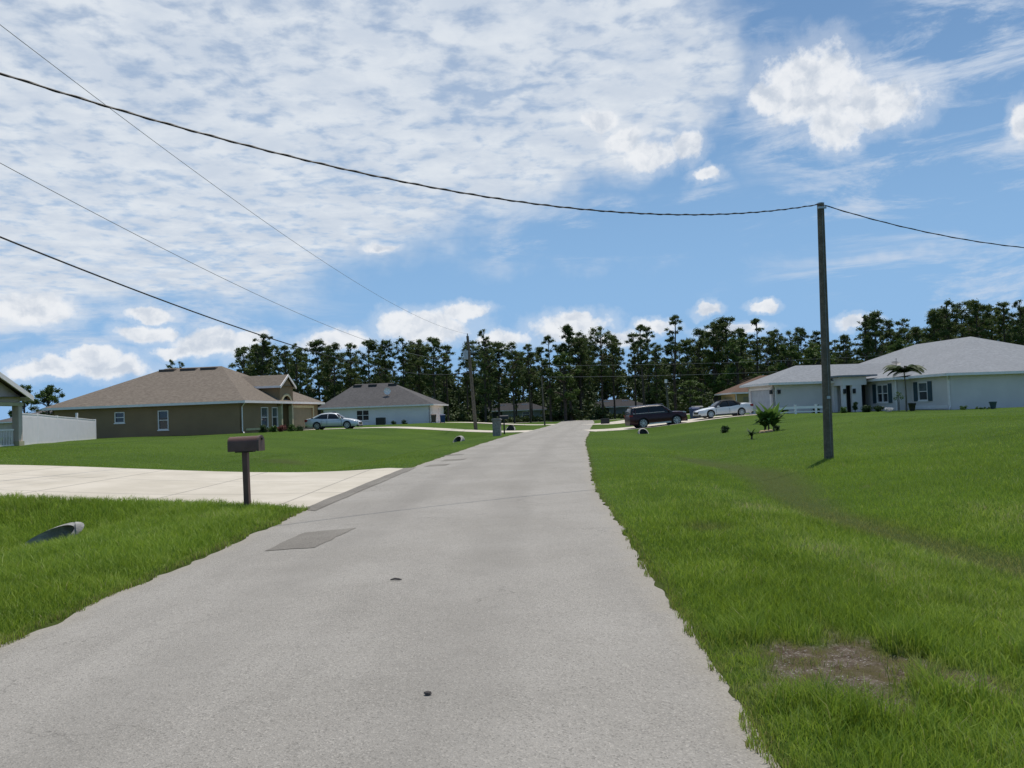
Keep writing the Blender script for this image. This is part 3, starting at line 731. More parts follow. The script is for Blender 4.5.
for (w0, w1, op) in (((0, 24), (0, 0), fo[0]), ((BU, 9.4), (BU, BV), fb[0])):
    Mx = wframe(w0, w1)
    for (a, b_) in ((op[0] - .56, op[0] - .05), (op[1] + .05, op[1] + .56)):
        s_ = MB().box(a, b_, .002, .05, op[2] - .05, op[3] + .05, Mx)
        for k_ in range(12): s_.box(a + .05, b_ - .05, .05, .062, op[2] + .05 + k_ * .115, op[2] + .11 + k_ * .115, Mx)
        s_.build('shutter', M['shutter'], Hr)
gd = MB().box(GX + .08, GX + .14, G0 + .6, G1 - .5, 0, 2.15)
for k_ in range(4): gd.box(GX + .06, GX + .08, G0 + .62, G1 - .52, k_ * .54 + .03, k_ * .54 + .49)
gd.build('garage_door', M['door_grey'], Hr)
MB().box(GX - .05, GX - .001, G0 + .38, G0 + .6, 0, 2.35).box(GX - .05, GX - .001, G1 - .5, G1 - .28, 0, 2.35).box(GX - .05, GX - .001, G0 + .6, G1 - .5, 2.15, 2.35).build('door_trim', M['white'], Hr)
# entry portico: piers, parapet, flat cap
for (xa, xb, ya) in ((-4.35, -4.05, 7.6), (-3.5, -2.65, 7.6), (-4.35, -4.05, 9.05)):
    MB().box(xa, xb, ya, ya + .3, -.3, 2.25).build('column', M['white_stucco'], Hr)
MB().box(-4.4, -2.2, 7.55, 7.95, 2.252, 2.95).box(-4.4, -4.0, 7.95, 9.38, 2.252, 2.95).box(-2.6, -2.2, 7.95, 9.38, 2.252, 2.95).build('parapet', M['white_stucco'], Hr)
MB().box(-4.95, -1.45, 7.1, 9.8, 2.952, 3.09).build('portico_roof', M['roof_grey'], Hr)
MB().box(-2.99, -1.31, 9.42, 9.5, -.2, 2.35).build('front_door', M['dark'], Hr)
MB().box(-2.45, -2.36, 8.5, 9.3, .2, 2.2).box(-2.47, -2.34, 8.88, 8.93, .2, 2.2).build('entry_window', M['glass'], Hr)
MB().add([(-1.85, 4.15, 2.70), (-1.85, 9.5, 2.70), (1.8, 9.5, 3.72), (1.8, 5.6, 3.72)], [(0, 1, 2, 3)]).add([(-1.85, 4.15, 2.70), (1.8, 5.6, 3.72), (.2, 4.15, 2.9)], [(0, 1, 2)]).build('facade_roof', M['roof_grey'], Hr)
MB().box(-1.90, -1.852, 4.1, 9.5, 2.5, 2.70).box(-1.852, -.55, 4.1, 4.148, 2.5, 2.69).box(-1.85, -.01, 4.15, 9.4, 2.56, 2.58).build('facade_fascia', M['white'], Hr)
for x_ in (-4.2, -3.35): MB().box(x_ - .09, x_ + .09, 7.42, 7.598, 1.55, 1.95).build('lantern', M['black'], Hr)
MB().box(GX + .5 - .1, GX + .5 + .1, G0 - .2, G0 - .002, 1.75, 2.1).build('lantern', M['black'], Hr)
MB().box(GX - .2, GX - .052, G0 + .1, G0 + .3, 1.75, 2.1).build('lantern', M['black'], Hr)
rf = hip_roof(Hr, 0, 16, 0, 24, W2 + .1, 6.15, (8, 8.2), (8, 16.2), M['roof_grey'])
rg = hip_roof(Hr, GX, 1.5, G0, G1, W2 + .05, 4.25, (GX + 3.4, 12), (3.2, 12), M['roof_grey'], ov=.55, name='garage_roof')
MB().tube([(13.5, 4.5, 4.3), (13.5, 4.5, 5.05)], .06, 8).tube([(13.5, 4.5, 5.05), (13.5, 4.5, 5.15)], .10, 8).build('vent_pipe', M['metal'], rf)
d2 = MB(); rings = []
for i in range(5):
    r_ = .42 * i / 4; rings.append([Vector((1.4 + r_ * math.cos(a), 8.9 + .35 * r_ * math.sin(a) * 1.6, 3.95 + r_ * .45 * math.sin(a) + .1 * (r_ / .4) ** 2)) for a in [2 * math.pi * j / 16 for j in range(16)]])
d2.loft(rings, cap=False).tube([(1.4, 8.9, 3.5), (1.4, 8.9, 4.0), (1.3, 8.7, 4.5)], .03, 6); d2.build('satellite_dish', M['greyp'], Hr)
downspout(Hr, -.02, -.1, W2 + .02, -.42, -.42); downspout(Hr, GX + .2, G0 - .06, W2, -.3, -.42)
# ---------------- yellow house behind
Hy = empty('yellow_house', (30.1, 112, .8), 0, 'ochre stucco house with rust brown roof behind the grey house', 'house')
mb = MB(); wall_panel(mb, (0, 0), (15, 0), -.5, 2.6, [(1.0, 2.2, -.5, 2.1)]); wall_panel(mb, (0, 8), (0, 0), -.5, 2.6, [(1.4, 6.4, -.5, 2.15)])
wall_panel(mb, (15, 0), (15, 8), -.5, 2.6); wall_panel(mb, (15, 8), (0, 8), -.5, 2.6)
mb.build('wall', M['yellow_stucco'], Hy); MB().box(1.02, 2.18, .05, .1, 0, 2.1).build('door', M['door_tan'], Hy); MB().box(.05, .1, 1.6, 6.6, 0, 2.13).build('garage_door', M['door_tan'], Hy)
MB().box(.0, .12, -.03, -.002, 0, 2.5).build('corner_trim', M['white'], Hy)
hip_roof(Hy, 0, 15, 0, 8, 2.7, 5.0, (4.6, 4), (10.4, 4), M['roof_rust'], ov=.7, fascia='white')
# ---------------- two low houses seen between the trunks
def woods_house(px, Y, wd, label, wallm):
    p = at(px, 410, Y); Hh = empty('woodland_house', (p.x, Y, .0), 0, label, 'house')
    mb = MB(); h2 = wd / 2
    ops = [(wd * .18, wd * .18 + 2.2, .0, 2.2), (wd * .62, wd * .62 + 1.6, .8, 2.1)]
    wall_panel(mb, (-h2, 0), (h2, 0), -.2, 2.6, ops); wall_panel(mb, (h2, 0), (h2, 10), -.2, 2.6); wall_panel(mb, (-h2, 10), (-h2, 0), -.2, 2.6); wall_panel(mb, (h2, 10), (-h2, 10), -.2, 2.6)
    mb.build('wall', M[wallm], Hh); window(Hh, (-h2, 0), (h2, 0), ops[1], 1)
    MB().box(-h2 + ops[0][0], -h2 + ops[0][1], .05, .1, 0, 2.2).build('door', M['dark'], Hh)
    rf = hip_roof(Hh, -h2, h2, 0, 10, 2.5, 4.1, (-h2 + 4, 5), (h2 - 4, 5), M['roof_woods_shaded'])
    for k_ in (-1, 1): MB().box(k_ * wd * .16 - .7, k_ * wd * .16 + .7, 3.4, 4.0, 3.62, 3.80).build('roof_vent', M['white'], rf)
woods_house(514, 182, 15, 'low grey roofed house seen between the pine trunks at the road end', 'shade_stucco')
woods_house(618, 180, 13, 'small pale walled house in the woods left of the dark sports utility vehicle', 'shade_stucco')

# ------------------------------------------------------------------ fences
Fv = empty('vinyl_fence', (0, 0, 0), 0, 'tall white vinyl privacy fence beside the sand coloured house', 'fence')
fp = [(19, 48, 1.85), (37, 51.5, 1.80), (57, 56, 1.72), (77, 61, 1.62), (95, 66, 1.50)]
FP = []
for px, Y, hh in fp:
    p = at(px, 430, Y); FP.append((p.x, Y, TZ(p.x, Y), hh))
Fv.location = (FP[0][0], FP[0][1], FP[0][2]); o0 = Vector(Fv.location)
for a, b_ in zip(FP, FP[1:]):
    A_ = Vector(a[:3]) - o0; B_ = Vector(b_[:3]) - o0; d = (B_ - A_); d.z = 0; dl = d.length; d.normalize(); nn = Vector((d.y, -d.x, 0))
    s_, e_ = A_ + d * .07, B_ - d * .07
    pb = MB().prism([s_ + Vector((0, 0, .0)), e_, e_ + Vector((0, 0, b_[3])), s_ + Vector((0, 0, a[3]))], nn * .04)
    nb = int(dl / .18)
    for i in range(1, nb):
        q = s_ + (e_ - s_) * (i / nb); hq = a[3] + (b_[3] - a[3]) * i / nb
        pb.prism([q + nn * .04 + Vector((0, 0, .15)), q + nn * .04 + d * .03 + Vector((0, 0, .15)), q + nn * .04 + d * .03 + Vector((0, 0, hq - .15)), q + nn * .04 + Vector((0, 0, hq - .15))], nn * .008)
    pb.build('panel', M['vinyl'], Fv)
    MB().prism([s_ + Vector((0, 0, a[3])), e_ + Vector((0, 0, b_[3])), e_ + Vector((0, 0, b_[3] + .06)), s_ + Vector((0, 0, a[3] + .06))], nn * .055).build('rail', M['vinyl'], Fv)
for k_, a in enumerate(FP):
    A_ = Vector(a[:3]) - o0; MB().box(A_.x - .065, A_.x + .065, A_.y - .065, A_.y + .065, A_.z - .1, A_.z + a[3] + (.42 if k_ == 3 else .1)).build('post', M['vinyl'], Fv)
Ff = empty('low_fence', (0, 0, 0), 0, 'low white post and rail fence in front of the garage wall', 'fence')
pp = []
for px in (776, 795.5, 816, 829): p = at(px, 410, 67.5); pp.append(Vector((p.x, 67.5, TZ(p.x, 67.5))))
Ff.location = pp[0]
for q in pp:
    q = q - pp[0]; MB().box(q.x - .07, q.x + .07, -.07, .07, q.z - .1, q.z + .72).box(q.x - .09, q.x + .09, -.09, .09, q.z + .72, q.z + .78).build('post', M['vinyl'], Ff)
for a, b_ in zip(pp, pp[1:]):
    a = a - pp[0]; b_ = b_ - pp[0]
    for z_, t_ in ((.44, .2), (.16, .08)):
        MB().prism([(a.x + .07, -.02, a.z + z_), (b_.x - .07, -.02, b_.z + z_), (b_.x - .07, -.02, b_.z + z_ + t_), (a.x + .07, -.02, a.z + z_ + t_)], (0, .04, 0)).build('rail', M['vinyl'], Ff)

# ------------------------------------------------------------------ mailboxes
def mailbox(px, Y, scale, label, name='mailbox', post_h=.98, rz=0., bm='mail_brown'):
    p = at(px, 480, Y); r_ = empty(name, base(p.x, Y), rz, label, 'mailbox')
    r_.scale = (scale,) * 3
    MB().box(-.045, .045, -.045, .045, -.2, post_h).build('post', M['mail_brown' if bm == 'mail_brown' else 'black'], r_)
    wd, ht, L = .12, .15, .26
    sec = [(-wd, 0), (wd, 0), (wd, ht)] + [(wd * math.cos(a), ht + wd * .85 * math.sin(a)) for a in [math.pi * i / 10 for i in range(1, 10)]] + [(-wd, ht)]
    body = MB().loft([[(x, y, post_h + .02 + z) for (y, z) in sec] for x in (-L, L)]); bo = body.build('box', M[bm], r_, smooth=35)
    sec2 = [(y * 1.07, (z - .1) * 1.07 + .1) for y, z in sec]
    dr_ = MB().loft([[(x, y, post_h + .02 + z) for (y, z) in sec2] for x in (L + .002, L + .035)]).build('door', M['mail_front'] if bm == 'mail_brown' else M[bm], r_)
    MB().box(L + .036, L + .06, -.02, .02, post_h + .20, post_h + .235).build('handle', M['black'], dr_)
    MB().box(-.16, .16, -.06, .06, post_h, post_h + .019).build('bracket', M['black'], r_)
    return r_
mb1 = mailbox(247, 15.9, 1.12, 'dark brown metal mailbox on a square post beside the near driveway', rz=R(-6)); mb1.rotation_euler = (0, R(-1.0), R(-6))
mailbox(506, 68.5, 1.25, 'black mailbox on a post right of the brick column', bm='black', rz=R(-6))
# brick mailbox column
p = at(497, 430, 64); bc = empty('brick_column', base(p.x, 64), R(-7), 'pale brick mailbox column with a flat cap beside the road', 'mailbox column')
mb = MB().box(-.30, .30, -.30, .30, -.2, 1.22)
mb.build('shaft', M['brick'], bc)
MB().box(-.37, .37, -.37, .37, 1.222, 1.30).box(-.3, .3, -.3, .3, 1.302, 1.36).build('cap', M['brick'], bc)
MB().box(.302, .32, -.13, .13, .78, 1.06).build('mailbox_door', M['black'], bc)
# ground level dark box on the right roadside
p = at(603.5, 421, 104); ub = empty('roadside_box', base(p.x + .2, 104), R(-6), 'low black box standing at the right road edge', 'box')
MB().box(-.55, .55, -.3, .3, -.1, .62).build('body', M['black'], ub); MB().box(-.58, .58, -.33, .33, .622, .68).build('lid', M['trim'], ub)

# ------------------------------------------------------------------ culvert ends
def culvert(x, y, z, rz, rad, label, slope=1.6, L=1.2, grp=None):
    """mitred concrete pipe end: pipe runs along local +y into the bank"""
    r_ = empty('culvert_end', (x, y, z), rz, label, 'culvert', grp); n_ = 28; ro = rad * 1.18
    def ring(r, cap_y=None, miter=True, back=L):
        return [Vector((r * math.cos(a), (r + r * math.sin(a)) * slope if miter else back, rad + r * math.sin(a))) for a in [2 * math.pi * i / n_ for i in range(n_)]]
    O0, I0 = ring(ro), ring(rad); O1, I1 = ring(ro, miter=False), ring(rad, miter=False)
    k_ = (rad) * slope
    mb = MB(); mb.v = [tuple(v) for v in O0 + I0 + O1 + I1]
    for i in range(n_):
        j = (i + 1) % n_
        mb.f += [(i, j, n_ + j, n_ + i), (i, 2 * n_ + i, 2 * n_ + j, j), (n_ + i, n_ + j, 3 * n_ + j, 3 * n_ + i)]
    mb.build('pipe', M['concrete'], r_, smooth=40)
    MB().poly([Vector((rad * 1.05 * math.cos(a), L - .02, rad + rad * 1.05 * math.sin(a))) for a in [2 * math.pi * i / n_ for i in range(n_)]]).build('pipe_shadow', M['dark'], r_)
    return r_
cv_ = culvert(-8.3, 13.85, TZ(-8.2, 14.1) - .02, R(-58), .21, 'pale mitred concrete culvert end lying in the left ditch by the mailbox', slope=2.0, L=.86); cv_.rotation_euler = (R(2), R(38), R(-58))
p = at(455, 440, 55); culvert(p.x, 55, TZ(p.x, 55) - .16, R(-25), .27, 'round culvert end in the grass left of the brick column', slope=1.0, L=.78)
p = at(515, 430, 84); culvert(p.x - .6, 84, TZ(p.x - .6, 84) - .28, R(-15), .42, 'culvert end in the grass just right of the black post mailbox', slope=1.0, L=.78)
p = at(646, 430, 63); culvert(p.x, 63.5, TZ(p.x, 63.5) - .25, R(6), .33, 'culvert end in the right lawn below the dark sports utility vehicle', slope=1.0, L=.78)

# ------------------------------------------------------------------ poles and wires
def pole(foot, top, r0, r1, name, label, cat='utility pole', m='wood'):
    foot = Vector(foot); top = Vector(top); r_ = empty(name, foot, 0, label, cat); d = top - foot
    mb = MB().tube([d * 0 - Vector((0, 0, .3)), d * .01, d * .33, d * .66, d], [r0, r0, r0 * .67 + r1 * .33, r0 * .33 + r1 * .67, r1], 14)
    mb.build('shaft', M[m], r_, smooth=50); return r_, d
PT = at(820.5, 204, 24.1); pf = at(829, 460, 24.1)
P1, d = pole((pf.x, 24.1, TZ(pf.x, 24.1)), PT, .135, .098, 'wooden_pole', 'bare weathered wooden pole standing in the right lawn')
MB().tube([d * 1.0, d * 1.0 + Vector((0, 0, .03))], .105, 12).build('cap', M['metal'], P1)
MB().box(d.x * .22 - .05, d.x * .22 + .05, d.y - .142, d.y - .132, 1.75, 1.83).build('pole_tag', M['metal'], P1)
MB().tube([(.02, -.137, .1), (d.x * .5, -.118, d.z * .5), (d.x * .98, -.103, d.z * .98)], .006, 5).build('ground_wire', M['wire_l'], P1)
MB().box(d.x - .12, d.x + .12, d.y - .13, d.y - .08, d.z - .16, d.z - .10).build('bracket', M['metal'], P1)
UT = at(467.5, 336, 82); UF = at(476, 433, 82)
P2, d = pole((UF.x, 82, TZ(UF.x, 82)), UT, .19, .13, 'utility_pole', 'leaning wooden utility pole with a grey transformer near the top')
tx = d * .80; MB().tube([tx + Vector((-.32, -.1, -.45)), tx + Vector((-.32, -.1, .42))], .24, 14).tube([tx + Vector((-.32, -.1, .42)), tx + Vector((-.32, -.1, .55))], .10, 8).build('transformer', M['metal'], P2, smooth=40)
MB().tube([d, d + Vector((0, 0, .25))], .05, 8).build('insulator', M['greyp'], P2)
q0 = at(545, 430, 108); q1 = at(541.5, 376, 108)
P3, d = pole((q0.x, 108, TZ(q0.x, 108)), q1, .11, .085, 'service_pole', 'slim dark service pole left of the road just before the trees')
q2 = at(668.8, 410, 92); q3 = at(666, 383, 92)
P4, d = pole((q2.x, 92, TZ(q2.x, 92)), q3, .13, .10, 'marker_pole', 'short pale topped post behind the dark sports utility vehicle', 'post')
MB().tube([d, d + Vector((0, 0, .4))], .15, 10).build('cap', M['white'], P4)
def wire(A_, B_, sag, r_, label, m='wire', name='overhead_wire', n=60, twist=0.):
    A_ = Vector(A_); B_ = Vector(B_); pts = []
    for i in range(n + 1):
        t_ = i / n; p = A_.lerp(B_, t_) - Vector((0, 0, 4 * sag * t_ * (1 - t_))); pts.append(p - A_)
    o = MB().tube(pts, r_, 6).build(name, M[m], None, A_)
    if twist:
        me = MB(); pt2 = []
        N = n * 8
        for i in range(N + 1):
            t_ = i / N; p = A_.lerp(B_, t_) - Vector((0, 0, 4 * sag * t_ * (1 - t_))) - A_
            a = i * .42; pt2.append(p + Vector((0, math.cos(a), math.sin(a))) * twist)
        me.tube(pt2, r_ * .8, 5).build('twisted_strand', M[m], o)
    return tag(o, label, 'wire')
wire(PT, (-15.39, 5.09, 9.34), 2.243, .015, 'thick black twisted cable running left from the top of the bare pole', twist=.014, n=90)
wire(PT, (38.74, 31.57, 11.65), 2.995, .014, 'black twisted cable sagging right from the top of the bare pole', twist=.012, n=60)
wire(UT + Vector((0, 0, .22)), (-12.28, 6.0, 11.91), 1.78, .008, 'topmost thin grey wire running up to the left from the utility pole', 'wire_l')
wire(at(469, 358, 82), (-12.12, 6.8, 8.67), 1.97, .008, 'second thin grey wire below the topmost one on the left', 'wire_l')
wire(at(470, 372, 82), (-12.91, 13.46, 6.94), 1.65, .022, 'dark lower cable crossing above the brown roof on the left', 'wire')
wire(at(541.5, 377, 108), (60, 112, 6.7), .5, .016, 'faint lower cable strung in front of the woods to the right', 'wire_l')
wire(at(541.5, 365.5, 112), (60, 116, 8.3), .5, .014, 'faint upper cable strung in front of the woods to the right', 'wire_l')

# ------------------------------------------------------------------ cars
def eval_mesh(o):
    dg = bpy.context.evaluated_depsgraph_get(); me = bpy.data.meshes.new_from_object(o.evaluated_get(dg)); return me
def car(kind, loc, rz, label, cat, body_c, pitch=0.):
    name = {'sedan': 'silver_sedan', 'suv': 'dark_suv', 'conv': 'white_convertible'}[kind]
    r_ = empty(name, loc, rz, label, cat); r_.rotation_euler = (0, -pitch, rz)
    if kind == 'sedan':
        L, Wd, wb, fx, wr = 5.05, .93, 2.84, 1.47, .335
        top = [(-2.5, .78), (-2.42, 1.00), (-2.0, 1.06), (-1.5, 1.05), (-.8, .99), (.9, .95), (1.0, .97), (1.7, .88), (2.2, .76), (2.45, .62), (2.52, .45)]
        gh = dict(x=(1.12, .35, -1.05, -1.95), zb=(.94, 1.05), zr=1.46, wb_=.80, wr_=.58, zm=.96)
        bot = .20
    elif kind == 'suv':
        L, Wd, wb, fx, wr = 5.0, .98, 2.9, 1.50, .40
        top = [(-2.5, 1.05), (-2.45, 1.22), (-2.0, 1.24), (-1.0, 1.20), (.9, 1.14), (1.05, 1.16), (1.8, 1.12), (2.3, 1.05), (2.44, .90), (2.5, .50)]
        gh = dict(x=(1.22, .40, -2.10, -2.44), zb=(1.14, 1.21), zr=1.80, wb_=.87, wr_=.72, zm=1.16)
        bot = .28
    else:
        L, Wd, wb, fx, wr = 4.92, .90, 2.77, 1.43, .325
        top = [(-2.46, .76), (-2.40, 1.02), (-1.9, 1.07), (-1.2, 1.01), (-.4, .90), (.85, .88), (1.0, .88), (1.7, .80), (2.2, .68), (2.42, .56), (2.46, .42)]
        gh = dict(x=(1.05, .32, -.75, -1.45), zb=(.86, .97), zr=1.40, wb_=.78, wr_=.55, zm=.9)
        bot = .18
    P = paint(name + '_paint', body_c, {'sedan': .25, 'suv': .0, 'conv': 0.}[kind], .3)
    X = np.linspace(top[0][0], top[-1][0], 45); zt = np.interp(X, [p[0] for p in top], [p[1] for p in top]); rings = []
    for x, z in zip(X, zt):
        e = abs(x) / (L / 2); wf = Wd * (1 - .16 * max(0, (e - .72) / .28) ** 2 - .02 * e); h = z - bot
        hb = bot + (.10 if abs(x) > L / 2 - .15 else 0)
        half = [(wf * .86, hb), (wf * .965, hb + h * .12), (wf * .995, hb + h * .35), (wf, hb + h * .55), (wf * .965, hb + h * .82), (wf * .91, z - .025), (wf * .80, z + .0), (wf * .4, z + .03)]
        ring = [(x, -y, z_) for y, z_ in half] + [(x, y, z_) for y, z_ in half[::-1]]
        rings.append(ring)
    bo = MB().loft(rings).build('body', P, None, smooth=38)
    cut = MB()
    for wx in (fx, fx - wb):
        for s_ in (-1, 1):
            cut.tube([(wx, s_ * (Wd - .30), wr + .02), (wx, s_ * (Wd + .3), wr + .02)], wr + .055, 24)
    co_ = cut.build('cutter', M['trim'])
    md = bo.modifiers.new('b', 'BOOLEAN'); md.object = co_; md.operation = 'DIFFERENCE'; md.solver = 'EXACT'
    bpy.context.view_layer.update(); me = eval_mesh(bo); bo.modifiers.clear(); bo.data = me; bo.parent = r_
    bpy.data.objects.remove(co_)
    if len(me.materials) == 0: me.materials.append(P)
    # dark inner arches
    ar = MB()
    for wx in (fx, fx - wb):
        for s_ in (-1, 1): ar.tube([(wx, s_ * (Wd - .31), wr + .02), (wx, s_ * (Wd - .295), wr + .02)], wr + .05, 20)
    ar.build('wheel_arch', M['trim'], r_)
    x0, x1, x2, x3 = gh['x']; zf, zb_ = gh['zb']; zr = gh['zr']; wb_, wr_ = gh['wb_'], gh['wr_']
    n_ = 9
    def sec(x, zbase, wbase, ztop, wtop):
        hh = ztop - zbase
        half = [(wbase, zbase - .06), (wbase, zbase), (wbase * .55 + wtop * .45, zbase + hh * .5), (wtop + .02, ztop - .06), (wtop - .07, ztop), (wtop * .4, ztop + .02)]
        return [(x, -y, z_) for y, z_ in half] + [(x, y, z_) for y, z_ in half[::-1]]
    xs_ = np.linspace(x0, x3, 26); rings = []
    for x in xs_:
        zt_ = np.interp(-x, [-x0, -(x0 * .5 + x1 * .5), -x1, -(x1 * .5 + x2 * .5), -x2, -(x2 + x3) / 2, -x3],
                        [zf + .01, zf * .46 + zr * .54, zr - .03, zr + .015, zr - .03, zb_ * .42 + zr * .58 if kind != 'suv' else zr - .12, zb_ + .01 if kind != 'suv' else zb_ + .05])
        zz = zf + (zb_ - zf) * (x0 - x) / (x0 - x3); wt = wb_ + (wr_ - wb_) * max(0.05, (zt_ - zz) / (zr - zz))
        rings.append(sec(x, zz, wb_ + .04, max(zt_, zz + .005), wt))
    gl = MB().loft(rings).build('windows', M['car_glass'], r_, smooth=40)
    # roof skin over the glasshouse
    rr = []
    ra, rb = (x1 + .10, x2 - .12) if kind != 'conv' else (x1 + .02, x3 + .0)
    for x in np.linspace(ra, rb, 14):
        i = int(np.clip(round((x - x0) / (x3 - x0) * 25), 0, 25)); zt_ = rings[i][5][2]; wt = abs(rings[i][3][1])
        if kind == 'conv' and x < x2: wt = wt + .03
        lo = .08 if kind != 'conv' else (.08 if x > x2 + .2 else .28)
        half = [(wt + .012, zt_ - lo), (wt + .012, zt_ - .045), (wt - .07, zt_ + .015), (wt * .4, zt_ + .035)]
        rr.append([(x, -y, z_) for y, z_ in half] + [(x, y, z_) for y, z_ in half[::-1]])
    MB().loft(rr).build('roof', P if kind != 'conv' else M['softtop'], r_, smooth=40)
    # pillars and window surrounds along the side
    pl_ = MB()
    def side_pt(x, f):
        i = int(np.clip(round((x - x0) / (x3 - x0) * 25), 0, 25)); g_ = rings[i]; seq = [g_[1], g_[2], g_[3]]; u = f * 2
        a, b_ = (seq[0], seq[1]) if u <= 1 else (seq[1], seq[2]); u = u if u <= 1 else u - 1
        return Vector(a).lerp(Vector(b_), u)
    bars = [(x0 - .12, 0, x1 - .02, 1, .035), ((x1 + x2) / 2 - .05, 0, (x1 + x2) / 2 + .02, 1, .03)] + ([(x2 + .10, 0, x2 + .05, 1, .05), (x3 + .16, 0, x2 - .02, 1, .05)] if kind == 'suv' else [(x3 + .2, 0, x2 - .08, 1, .07)])
    for (xa, fa, xb, fb, wd_) in bars:
        a, b_ = side_pt(xa, fa), side_pt(xb, fb); m_ = (side_pt((xa + xb) / 2, .5))
        for s_ in (-1, 1):
            c_ = Vector((1, -s_ if False else 1, 1)); pts = [Vector((v.x, v.y * (-s_), v.z)) for v in (a, m_, b_)]
            pts = [v + Vector((0, .012 * (1 if v.y > 0 else -1), 0)) for v in pts]
            MB().tube(pts, wd_, 5).build('pillar', P if kind != 'conv' else M['softtop'], r_)
    if kind == 'suv':
        for s_ in (-1, 1): MB().tube([(x1 + .1, s_ * .66, zr + .05), (x2 + .1, s_ * .66, zr + .05)], .022, 6).build('roof_rail', M['rim'], r_)
        cm = MB()
        for s_ in (-1, 1): cm.tube([(x3 + .22, s_ * .935, zb_ + .03), (x1 + .1, s_ * .905, zb_ - .0)], .018, 6).tube([(x3 + .22, s_ * .935, zb_ + .03), (x2 - .02, s_ * .79, zr - .10), (x1 + .15, s_ * .78, zr - .07)], .016, 6)
        cm.build('window_trim', M['rim'], r_)
    # seams, sills, bumpers
    se = MB(); yb = Wd * 1.0
    seams = [x1 + .62, (x1 + x2) / 2 - .05] + ([x2 + .12] if kind != 'conv' else [])
    for x in seams:
        for s_ in (-1, 1): MB().box(x - .008, x + .008, s_ * yb - .012, s_ * yb + .004, bot + .18, gh['zm'] - .14).build('door_seam', M['trim'], r_)
    for s_ in (-1, 1):
        MB().box(fx - wb + wr + .1, fx - wr - .1, s_ * (Wd - .03) - .02, s_ * (Wd - .03) + .02, bot - .02, bot + .09).build('sill', M['rim' if kind == 'suv' else 'trim'], r_)
        for x in seams[1:] if kind != 'conv' else seams[:1]:
            MB().box(x + .08 - .0, x + .26, s_ * yb - .005, s_ * yb + .03, gh['zm'] - .22, gh['zm'] - .185).build('door_handle', P, r_)
        # mirror
        mm = MB(); mm.loft([[(x0 - .28 + dx, s_ * (wb_ + .10 + dy), zf + .07 + dz2) for dx, dz2 in ((-.07, -.06), (.07, -.06), (.08, .05), (-.06, .07))] for dy in (0, .19)])
        mm.build('mirror', P if kind != 'suv' else M['trim'], r_)
        zt2 = float(np.interp(L / 2 - .2, [p[0] for p in top], [p[1] for p in top]))
        MB().loft([[(x, s_ * y, z_) for (y, z_) in ((yi, zc - .055), (yi + dy_, zc - .045), (yi + dy_, zc + .04), (yi, zc + .05))] for x, yi, dy_, zc in ((L / 2 - .40, Wd * .64, .29, zt2 + .01), (L / 2 - .07, Wd * .50, .24, zt2 - .04), )]).build('headlight', M['lamp'], r_)
        ztr = top[1][1]
        MB().box(-L / 2 - .012 if kind == 'suv' else -L / 2 - .01, -L / 2 + .28, s_ * Wd * .80 - .09, s_ * Wd * .80 + .09, ztr - (.26 if kind != 'suv' else .22), ztr - .06).build('taillight', M['red'], r_)
    MB().box(L / 2 - .10, L / 2 + .03, -.5, .5, bot + .18, bot + .38).build('grille', M['trim'], r_)
    MB().box(L / 2 - .15, L / 2 + .012, -.75, .75, bot - .02, bot + .10).build('front_bumper', M['trim'], r_)
    MB().box(-L / 2 - .012, -L / 2 + .15, -.7, .7, bot + .0, bot + .14).build('rear_bumper', M['trim'], r_)
    for wx in (fx, fx - wb):
        for s_ in (-1, 1):
            wl = MB(); yc = s_ * (Wd - .13); prof = [(-.105, wr * .70), (-.115, wr * .90), (-.09, wr), (.09, wr), (.115, wr * .90), (.105, wr * .70)]
            n_ = 26; rg_ = [[(wx + r2 * math.cos(a), yc + y2, wr + r2 * math.sin(a)) for a in [2 * math.pi * i / n_ for i in range(n_)]] for y2, r2 in prof]
            wh = wl.loft(rg_).build('wheel', M['tyre'], r_, smooth=40)
            rim = MB(); ys_ = yc + s_ * .108
            rim.tube([(wx, ys_ - s_ * .02, wr), (wx, ys_ + s_ * .014, wr)], wr * .16, 12)
            for i in range(9):
                a = 2 * math.pi * i / 9; ca, sa_ = math.cos(a), math.sin(a); tw = .022
                rim.prism([(wx + ca * wr * .12 - sa_ * tw, ys_, wr + sa_ * wr * .12 + ca * tw), (wx + ca * wr * .68 - sa_ * tw * 1.6, ys_, wr + sa_ * wr * .68 + ca * tw * 1.6),
                           (wx + ca * wr * .68 + sa_ * tw * 1.6, ys_, wr + sa_ * wr * .68 - ca * tw * 1.6), (wx + ca * wr * .12 + sa_ * tw, ys_, wr + sa_ * wr * .12 - ca * tw)], (0, s_ * .012, 0))
            rr_ = [[(wx + r2 * math.cos(a), ys_ + s_ * y2, wr + r2 * math.sin(a)) for a in [2 * math.pi * i / n_ for i in range(n_)]] for y2, r2 in ((0, wr * .66), (.016, wr * .66), (.016, wr * .73), (0, wr * .73))]
            rim.loft(rr_ + rr_[:1], cap=False)
            rim.build('rim', M['rim'], wh)
    # licence-plate recess is left blank (unreadable at this distance)
    return r_
cx, cy = -16.75, 77.6
car('sedan', (cx, cy, TZ(cx, cy) + .03), R(-4), 'silver four door sedan parked in front of the tan garage', 'car', (.68, .68, .69))
cx, cy = 12.1, 70.3
car('suv', (cx, cy, TZ(cx, cy) - .02), R(8), 'dark maroon sports utility vehicle parked low on the right driveway', 'car', (.038, .010, .014), pitch=R(3.2))
cx, cy = 18.25, 72.2
car('conv', (cx, cy, TZ(cx, cy) + .03), R(188), 'white convertible with black soft top parked nose towards the street', 'car', (.72, .73, .74), pitch=-R(2.0))

